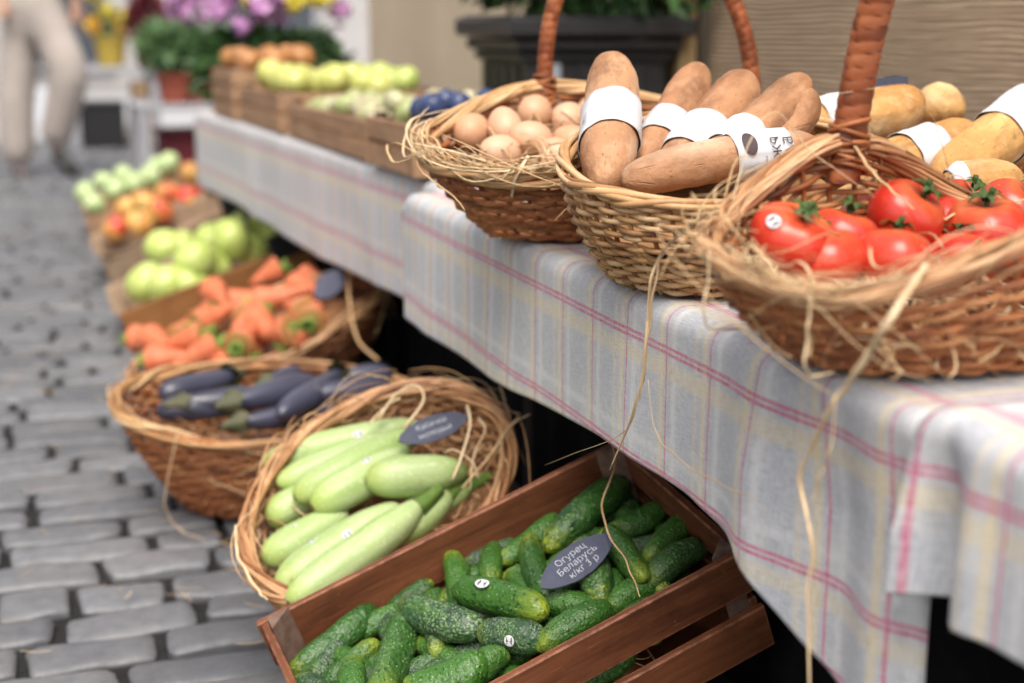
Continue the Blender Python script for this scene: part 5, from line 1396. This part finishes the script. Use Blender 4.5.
strand('curly straw sticking up by the basket handle above the tomatoes', [B_tm.rp([t0_ + .75])[0], B_tm.rp([t0_ + .6])[0] + np.array([0, 0, .05]), B_tm.rp([t0_ + .42])[0] + np.array([0, 0, .055]), B_tm.rp([t0_ + .2])[0] + np.array([-.02, -.03, .0]), B_tm.rp([t0_])[0] + np.array([-.01, -.07, -.05])], .0012, .9)
strand('straight straw slanting from the handle foot into the tomatoes', [B_tm.rp([t0_])[0] + np.array([-.005, -.012, .0]), B_tm.rp([t0_])[0] + np.array([.0, -.05, -.03]), B_tm.rp([t0_])[0] + np.array([.012, -.10, -.058])], .0022, .35)
strand('thin straw arching from the basket handle over the golden loaves', [B_tm.rp([t0_])[0] + np.array([-.02, -.01, .045]), B_tm.rp([t0_])[0] + np.array([.03, -.02, .048]), B_tm.rp([t0_])[0] + np.array([.08, -.02, .02]), B_tm.rp([t0_ - .6])[0]], .0007, .9)
strand('thin straw lying under the cloth hem behind the courgettes', [atx(a, b, .70) for a, b in ((500, 385), (508, 408), (520, 414))], .0018, .8)
strand('straw hanging out of the aubergine basket down to the cobbles', [B_ep.rp([near_theta(B_ep, 180, 448)])[0] + B_ep.out([near_theta(B_ep, 180, 448)])[0] * .02 + np.array([0, 0, .01])] + [at(165, 500, .08), at(178, 528, .02), at(205, 540, .006)], .0028, .8)
strand('straw lying along the side of the aubergine basket', [B_ep.wall(.55, [near_theta(B_ep, 185, 450)])[0] + B_ep.out([near_theta(B_ep, 185, 450)])[0] * .012, B_ep.wall(.35, [near_theta(B_ep, 225, 455)])[0] + B_ep.out([near_theta(B_ep, 225, 455)])[0] * .015, B_ep.wall(.2, [near_theta(B_ep, 245, 455)])[0] + B_ep.out([near_theta(B_ep, 245, 455)])[0] * .03], .003, .7)
strand('straw curling out at the left rim of the courgette basket', [fz.on(236, 525, .03), fz.on(238, 555, .03), fz.on(258, 590, .02), fz.on(268, 600, .02)], .0024, .8)

# bits of broken straw fallen on the cloth and the cobbles
rs = np.random.default_rng(99); bits = []
for k in range(46):
    y = rs.uniform(1.0, 2.5); x = rs.uniform(.66, .80); l = rs.uniform(.012, .05); a = rs.random() * 6.28; s_ = np.linspace(-.5, .5, 6)
    bits.append((np.stack([x + l * s_ * math.cos(a), y + l * s_ * math.sin(a), TH + .0065 + .003 * np.abs(s_)], 1), rs.uniform(.0004, .0010), rs.uniform(.4, 1)))
for k in range(90):
    y = rs.uniform(1.9, 4.5); x = rs.uniform(-.15, .45); l = rs.uniform(.015, .06); a = rs.random() * 6.28; s_ = np.linspace(-.5, .5, 6)
    bits.append((np.stack([x + l * s_ * math.cos(a), y + l * s_ * math.sin(a), .004 + .006 * np.abs(s_)], 1), rs.uniform(.0005, .0012), rs.uniform(.2, .9)))
straw_obj('straw_litter', 'broken bits of straw scattered on the cloth and the cobbles', bits)
# ------------------------------------------------------------------ crates on the farther table
def far_crate(label, x, y, lx, ly, h, slats, mats=('crate_brown', 'crate_brown_y'), rot=R(2.5), seed=0):
    fr = Frame((x, y, TH + .006 + h), rot); s = [(-h + h * k / slats + .002, -h + h * (k + 1) / slats - .006) for k in range(slats)]
    root = make_crate('fruit_crate', label, fr, lx, ly, h, {1: s, -1: s}, M[mats[0]], M[mats[1]], end_slats={1: s, -1: s}, seed=seed, th=.012); root['group'] = 'wooden crates on the farther table'
    return fr
fD = far_crate('brown slatted crate of garlic and blue plums nearest on the farther table', .882, 2.93, .36, .34, .108, 2, seed=31)
fC = far_crate('long low brown crate of garlic and pears in the middle of the farther table', .865, 3.56, .36, .82, .094, 2, seed=32)
fB = far_crate('brown crate of yellow green apples behind the long low one', .835, 4.33, .38, .58, .115, 2, seed=33)
fA = far_crate('small brown crate of onions at the far end of the farther table', .76, 4.86, .30, .36, .16, 3, seed=34)
fG = far_crate('crate of green apples behind the long garlic crate by the wall', 1.07, 4.78, .26, .70, .10, 2, seed=36)
def far_fill(protos, fr, L, W, nx, ny, d, labels, cat, group, seed, share=False):
    r = random.Random(seed); used = set(); i = 0; allp = []
    for a in range(nx):
        for b in range(ny):
            k = i % len(protos); o = protos[k] if k not in used else copy_tree(protos[k]); used.add(k)
            p = fr.p((a + .5) / nx * L - L / 2 + r.uniform(-.01, .01), (b + .5) / ny * W - W / 2 + r.uniform(-.01, .01), d + r.uniform(-.012, .022))
            o.matrix_world = Matrix.Translation(Vector(p)) @ Matrix.Rotation(r.random() * 6, 4, 'Z') @ Matrix.Rotation(r.uniform(-1, 1), 4, 'X')
            rows = ('by street', 'in middle', 'by wall', 'by wall'); 
            pos = ('first', 'second', 'third', 'fourth', 'fifth', 'sixth', 'seventh', 'eighth')[b]
            tag(o, labels if share else f'{labels}, {pos} from near end, row {rows[min(a if nx > 2 else a * 2, 3)]}', cat, group); i += 1
far_fill([apple_me('apple', 'apple_yellow', .050, 30 + i) for i in range(3)], fB, .34, .52, 3, 4, .008, 'yellow green apple in tall crate', 'apple', 'yellow green apples on the farther table', 1)
far_fill([apple_me('apple', 'apple_green', .050, 40 + i) for i in range(3)], fG, .22, .64, 2, 5, .012, 'green apple in back crate', 'apple', 'green apples in the crate by the wall', 2)
far_fill([apple_me('garlic_bulb', 'garlic', .036, 50 + i, .8) for i in range(4)], fC, .32, .76, 4, 8, -.012, 'garlic bulb in the long low crate', 'garlic', 'garlic bulbs in the long low crate', 3, True)
far_fill([apple_me('garlic_bulb', 'garlic', .036, 60 + i, .8) for i in range(4)], Frame(fD.p(0, .08), axes=(fD.u, fD.v, fD.n)), .32, .15, 4, 2, .006, 'garlic bulb in the nearest slatted crate', 'garlic', 'garlic bulbs in the nearest crate', 4, True)
far_fill([apple_me('plum', 'plum', .028, 70 + i, 1.1) for i in range(3)], Frame(fD.p(0, -.08), axes=(fD.u, fD.v, fD.n)), .32, .15, 5, 3, .012, 'dark blue plum at the near end of the nearest slatted crate', 'plum', 'plums on the farther table', 5, True)
far_fill([apple_me('onion', 'orange_veg', .044, 80 + i) for i in range(3)], fA, .26, .32, 3, 3, .012, 'orange onion in small far crate', 'onion', 'onions in the small far crate', 6)

# ------------------------------------------------------------------ flower stand behind the table
fs = empty('flower_stand', 'pale grey flower stand past the end of the farther table', 'stand', (.90, 8.7, 0))
MB().box((0, 0, .50), (.66, .70, .03), bevel=.004).build('shelf', M['grey_metal'], fs, smooth=False)
for sx in (-1, 1):
    for sy in (-1, 1): MB().box((sx * .29, sy * .31, .242), (.07, .07, .484), bevel=.004).build('leg', M['grey_metal'], fs, smooth=False)
cr_ = empty('storage_crate', 'dark red crate stowed beneath the flower stand', 'crate', (.92, 8.75, 0))
MB().box((0, 0, .16), (.40, .42, .32), bevel=.012).build('body', M['maroon'], cr_, smooth=False); MB().box((0, 0, .338), (.43, .45, .035), bevel=.01).build('lid', M['maroon'], cr_, smooth=False)
def pot(name, label, c, r0, r1, h, mat, cat='pot'):
    root = empty(name, label, cat, c); n = 28; prof = [(r0 * .02, .0), (r0, .0), (r0, .004), (r1, h - .03), (r1 * 1.08, h - .03), (r1 * 1.08, h), (r1 * .95, h), (r1 * .92, h - .03), (.001, h - .03)]
    G = np.array([[(q * math.cos(2 * PI * i / n), q * math.sin(2 * PI * i / n), z) for q, z in prof] for i in range(n)])
    MB().grid(G, closed_u=True).build('pot_body', M[mat], root, smooth=False); return root
z0 = .517
for k, (x, y, col) in enumerate(((175, 100, 'red'), (200, 98, 'darker red'))):
    d = 8.3 + .1 * k; p = atd(x, y, d); pot('flower_pot', ('terracotta pot under the blue green plant, nearer the street', 'terracotta pot under the blue green plant, nearer the wall')[k], (p[0], p[1], z0), .075, .10, .17, 'pot_red')
    pt = empty('potted_plant', ('blue green leafy plant in the terracotta pot nearer the street', 'blue green leafy plant in the terracotta pot nearer the wall')[k], 'plant', (p[0], p[1], z0 + .15), 'blue green plants on the flower stand')
    leaves(MB(), 420, (0, 0, .15), (.18, .18, .15), .075, 90 + k).build('foliage', M['leaf_blue'], pt, smooth=False)
    MB().tube([(0, 0, -.02), (.005, 0, .05), (.01, .01, .13)], .006, 5).build('stem', M['zuc_stem'], pt)
def bouquet(label, c, hgt, heads, foliage, fsize, seed, bucket, group=None):
    pot('flower_bucket', bucket, c, .11, .15, .66, 'black_plastic', 'bucket')
    root = empty('flower_bunch', label, 'flowers', (c[0], c[1], c[2] + .60), group); o = np.array([c[0], c[1], c[2] + .60])
    leaves(MB(), foliage, np.array([0, 0, hgt]), fsize, .085, seed, .2).build('foliage', M['leaf_dark'], root, smooth=False)
    st = MB()
    for k in range(10): st.tube([(.01 * math.cos(k), .01 * math.sin(k), -.12), (.05 * math.cos(k * 2), .05 * math.sin(k * 2), hgt)], .004, 4)
    st.build('stem', M['zuc_stem'], root)
    for k, (x, y, d, r, m) in enumerate(heads):
        mb = MB(); q = atd(x, y, d) - o; blossom(mb, q, r, seed + k, 60); mb.build('blossom', M[m], root, smooth=False)
    return root
cb1 = atd(272, 90, 5.95); bouquet('big bunch of lilac and yellow flowers over dark foliage', (cb1[0], cb1[1], .0), .17, [(185, 8, 5.9, .080, 'petal_lilac'), (216, 12, 5.8, .075, 'petal_lilac'), (268, 10, 5.7, .085, 'petal_lilac'), (340, 14, 6.1, .06, 'petal_lilac'),
    (252, 0, 5.75, .05, 'petal_yellow'), (296, 2, 5.7, .055, 'petal_yellow'), (322, 0, 5.8, .06, 'petal_yellow'), (236, -14, 5.8, .08, 'petal_lilac'), (290, -22, 5.9, .08, 'petal_lilac'), (205, -20, 5.9, .07, 'petal_white'), (330, -25, 6.0, .07, 'petal_yellow'), (240, 28, 5.75, .045, 'petal_lilac')], 1100, (.30, .26, .19), 120, 'black bucket holding the lilac and yellow flowers')

# ------------------------------------------------------------------ flower table much farther off
tb = empty('plant_table', 'pale grey table with colourful pots far down the street', 'table', (.66, 12.2, 0))
MB().box((0, 0, .60), (.70, .7, .04), bevel=.005).build('tabletop', M['grey_metal'], tb, smooth=False)
for sx in (-1, 1):
    for sy in (-1, 1): MB().box((sx * .31, sy * .31, .29), (.07, .07, .578), bevel=.004).build('leg', M['grey_metal'], tb, smooth=False)
bb = empty('storage_box', 'black storage box on the ground under the far plant table', 'box', (.56, 12.1, 0))
MB().box((0, 0, .18), (.34, .4, .30), bevel=.012).build('body', M['black_plastic'], bb, smooth=False); MB().box((0, 0, .345), (.36, .42, .03), bevel=.008).build('lid', M['black_plastic'], bb, smooth=False)
cl_ = empty('straw_sack', 'cream sack standing beside the black box under the far plant table', 'sack', (.86, 11.95, 0))
G = np.array([[((.10 + .02 * math.sin(z * 14)) * math.cos(a) * (1 - .35 * max(0, z - .4) / .12), (.10 + .02 * math.sin(z * 11)) * math.sin(a), z) for z in np.linspace(.0, .52, 12)] for a in np.linspace(0, 2 * PI, 22, endpoint=False)])
MB().grid(G, closed_u=True).build('sack_body', M['kraft'], cl_)
MB().tube([(.075 * math.cos(a), .09 * math.sin(a), .46) for a in np.linspace(0, 2 * PI, 16, endpoint=False)], .008, 5, True).build('tie', M['straw'], cl_)
for k, (x, y, m, lb, lb2, fm, r) in enumerate(((112, 68, 'pot_yellow', 'mustard yellow pot on the far plant table', 'orange and yellow flowers in the mustard pot', 'petal_orange', .14), (150, 66, 'maroon', 'maroon pot on the far plant table', 'maroon leafy plant in the maroon pot', None, .14))):
    p = atd(x, y, 11.9); pot('flower_pot', lb, (p[0], p[1], .622), .10, .13, .24, m)
    rt = empty('potted_plant', lb2, 'plant', (p[0], p[1], .84))
    if fm:
        leaves(MB(), 160, (0, 0, .12), (.16, .16, .14), .07, 150).build('foliage', M['leaf_blue'], rt, smooth=False)
        for j, (dx, dz, mm) in enumerate(((-.14, .10, 'petal_orange'), (.06, .08, 'petal_orange'), (.13, .16, 'petal_yellow'), (-.02, .20, 'petal_yellow'), (-.12, .34, 'petal_yellow'), (.1, .42, 'leaf_dark'))):
            mb = MB(); blossom(mb, (dx, -.05, dz), .085, 160 + j, 44); mb.build('blossom', M[mm], rt, smooth=False)
    else: leaves(MB(), 420, (0, 0, .16), (.15, .15, .2), .09, 170).build('foliage', M['maroon'], rt, smooth=False)
wb = pot('bucket', 'white plastic bucket standing on the street behind the walking person', tuple(at(47, 128, 0)[:2]) + (.0,), .12, .15, .36, 'white_plastic', 'bucket')
MB().tube([(.15 * math.cos(a), .0, .33 + .12 * math.sin(a)) for a in np.linspace(0, PI, 14)], .006, 5).build('bail_handle', M['grey_metal'], wb)

# ------------------------------------------------------------------ person walking
pc = at(40, 175, 0); dg = 154.0
def pj(x, y, back=0.0):
    """joint from its place beside the walker's feet: sideways metres and height"""
    return np.array([pc[0], pc[1], 0]) + RT * ((x - 40) / dg) + np.array([0, 0, H - (y - 25) / dg]) + np.array([.0, 1, 0]) * back
def skin_obj(name, joints, edges, radii, mat, parent=None, sub=2):
    me = bpy.data.meshes.new(name); o0 = np.array(parent_o) if parent is not None else np.array([0, 0, 0.0])
    me.from_pydata([tuple(np.asarray(j) - PO) for j in joints], edges, []); me.materials.append(mat)
    o = bpy.data.objects.new(name, me); COL.objects.link(o)
    sk = o.modifiers.new('skin', 'SKIN'); sk.use_smooth_shade = True
    for i, r in enumerate(radii): me.skin_vertices[0].data[i].radius = (r, r) if np.isscalar(r) else r
    me.skin_vertices[0].data[0].use_root = True
    sb = o.modifiers.new('sub', 'SUBSURF'); sb.levels = sub; sb.render_levels = sub
    if parent is not None: o.parent = parent
    return o
PO = np.array([pc[0], pc[1], 0]); parent_o = PO
pelvis = pj(44, 12); hipA = pj(33, 26, .02); hipB = pj(58, 26, -.02); kneeA = pj(20, 100, .0); ankA = pj(18, 160, .02); toeA = pj(24, 172, -.12)
kneeB = pj(77, 72, -.06); ankB = pj(55, 140, .05); toeB = pj(74, 166, -.02)
chest = pj(47, -58); neck = pj(50, -92); head = pj(53, -112, -.01); crown_ = pj(54, -130)
shA, shB = pj(22, -80, .03), pj(76, -80, -.03); elA, elB = pj(10, -38, -.02), pj(88, -36, .06); wrA, wrB = pj(14, 2, -.16), pj(86, 4, .02); 
J = [pelvis, chest, neck, head, crown_, hipA, kneeA, ankA, toeA, hipB, kneeB, ankB, toeB, shA, elA, wrA, shB, elB, wrB]
E_ = [(0, 1), (1, 2), (2, 3), (3, 4), (0, 5), (5, 6), (6, 7), (7, 8), (0, 9), (9, 10), (10, 11), (11, 12), (1, 13), (13, 14), (14, 15), (1, 16), (16, 17), (17, 18)]
Rd = [.13, .14, .055, .085, .07, .09, .06, .030, .018, .09, .06, .030, .018, .06, .045, .030, .06, .045, .030]
for w, sgn in ((15, 1), (18, 1)):
    b = J[w]; d = unit(J[w] - J[w - 1]); x = unit(np.cross(d, (0, 0, 1)) + np.array([.01, 0, 0])); palm = len(J); J.append(b + d * .07); E_.append((w, palm)); Rd.append(.026)
    for k in range(4):
        q = J[palm] + x * (.021 * (k - 1.5)); J += [q + d * .035, q + d * (.06 - .006 * abs(k - 1.3)) + np.cross(x, d) * .012]; Rd += [.0095, .0075]; E_ += [(palm, len(J) - 2), (len(J) - 2, len(J) - 1)]
    J += [b + d * .04 - x * .035, b + d * .075 - x * .045]; Rd += [.011, .009]; E_ += [(w, len(J) - 2), (len(J) - 2, len(J) - 1)]
person = skin_obj('person', J, E_, Rd, M['skin']); person.location = Vector(PO)
tag(person, 'walking person in loose beige trousers and black shoes, cut off at the waist', 'person')
skin_obj('trousers', [pelvis + np.array([0, 0, .22]), pelvis, hipA, kneeA, pj(19, 164, .02), hipB, kneeB, pj(56, 142, .04)], [(0, 1), (1, 2), (2, 3), (3, 4), (1, 5), (5, 6), (6, 7)], [.15, .165, .135, .125, .115, .145, .135, .105], M['trouser'], person)
skin_obj('jacket', [pelvis + np.array([0, 0, .10]), chest, neck - np.array([0, 0, .05]), shA, elA, wrA * .9 + elA * .1, shB, elB, wrB * .9 + elB * .1], [(0, 1), (1, 2), (1, 3), (3, 4), (4, 5), (1, 6), (6, 7), (7, 8)], [.17, .175, .07, .085, .065, .05, .085, .065, .05], M['jacket'], person)
skin_obj('shoe', [ankA - np.array([0, 0, .035]), (ankA * .4 + toeA * .6) - np.array([0, 0, .0]), toeA], [(0, 1), (1, 2)], [.06, .055, .045], M['shoe_grey'], person)
skin_obj('shoe', [pj(56, 148, .05), pj(66, 158, .0), pj(76, 170, -.03)], [(0, 1), (1, 2)], [.062, .056, .045], M['shoe'], person)
skin_obj('hair', [head + np.array([0, .03, .03]), crown_ + np.array([0, .015, .025])], [(0, 1)], [.10, .078], M['hair'], person)
face = unit(FW * -1 * np.array([1, 1, 0])); sd = unit(np.cross(face, (0, 0, 1)))
mb = MB()
for s_ in (-1, 1): mb.tube([head + face * .082 + sd * s_ * .032 + np.array([0, 0, .0]), head + face * .090 + sd * s_ * .030], .011, 8)
mb.v = [q - PO for q in mb.v]; mb.build('eyes', M['shoe'], person)
mb = MB().tube([head + face * .080 + np.array([0, 0, .01]), head + face * .112 - np.array([0, 0, .030]), head + face * .085 - np.array([0, 0, .036])], [.010, .014, .008], 8); mb.v = [q - PO for q in mb.v]; mb.build('nose', M['skin'], person)
mb = MB().tube([head + face * .082 + sd * .026 - np.array([0, 0, .062]), head + face * .090 - np.array([0, 0, .064]), head + face * .082 - sd * .026 - np.array([0, 0, .062])], .006, 8); mb.v = [q - PO for q in mb.v]; mb.build('mouth', M['pot_red'], person)

# ------------------------------------------------------------------ camera, light, render
cd = bpy.data.cameras.new('Camera'); co = bpy.data.objects.new('Camera', cd); COL.objects.link(co)
mw = Matrix.Identity(4)
for i, a in enumerate((RT, UP, -FW)):
    for j in range(3): mw[j][i] = a[j]
mw.translation = Vector(CAM); co.matrix_world = mw
cd.sensor_fit = 'HORIZONTAL'; cd.sensor_width = 36; cd.lens = F / 1024 * 36; cd.clip_start = .02; cd.clip_end = 1000
cd.dof.use_dof = True; cd.dof.focus_distance = 1.66; cd.dof.aperture_fstop = 2.7; cd.dof.aperture_blades = 0
SC.camera = co
w = bpy.data.worlds.new('World'); SC.world = w; w.use_nodes = True; nt = w.node_tree; nt.nodes.clear()
sky = nt.nodes.new('ShaderNodeTexSky'); sky.sky_type = 'NISHITA'; sky.sun_disc = False
EL, AZ = R(60), R(196)          # azimuth of the sun, clockwise from +Y
sky.sun_elevation = EL; sky.sun_rotation = AZ; sky.air_density = 1.0; sky.dust_density = 3.0; sky.ozone_density = 1.0
hs = nt.nodes.new('ShaderNodeHueSaturation'); hs.inputs['Saturation'].default_value = .38
bg = nt.nodes.new('ShaderNodeBackground'); bg.inputs['Strength'].default_value = .135; ow = nt.nodes.new('ShaderNodeOutputWorld')
nt.links.new(sky.outputs[0], hs.inputs['Color']); tint = nt.nodes.new('ShaderNodeMix'); tint.data_type = 'RGBA'; tint.blend_type = 'MULTIPLY'; tint.inputs[0].default_value = 1; tint.inputs[7].default_value = (1, .960, .895, 1)
nt.links.new(hs.outputs[0], tint.inputs[6]); nt.links.new(tint.outputs[2], bg.inputs[0]); nt.links.new(bg.outputs[0], ow.inputs[0])
sl = bpy.data.lights.new('Sun', 'SUN'); sl.energy = 1.5; sl.angle = R(40); sl.color = (1.0, .95, .88); so = bpy.data.objects.new('Sun', sl); COL.objects.link(so)
dvec = Vector((math.sin(AZ) * math.cos(EL), math.cos(AZ) * math.cos(EL), math.sin(EL)))
so.rotation_euler = dvec.to_track_quat('Z', 'Y').to_euler(); so.location = dvec * 20
vs_ = SC.view_settings; vs_.view_transform = 'Standard'; vs_.look = 'None'; vs_.gamma = 1; vs_.use_curve_mapping = False; vs_.exposure = 1.07
SC.render.engine = 'CYCLES'; cy = SC.cycles; cy.use_denoising = True; cy.max_bounces = 6; cy.diffuse_bounces = 3; cy.glossy_bounces = 3; cy.transmission_bounces = 4; cy.sample_clamp_indirect = 6
try: cy.denoiser = 'OPENIMAGEDENOISE'; cy.denoising_input_passes = 'RGB_ALBEDO_NORMAL'
except Exception: pass
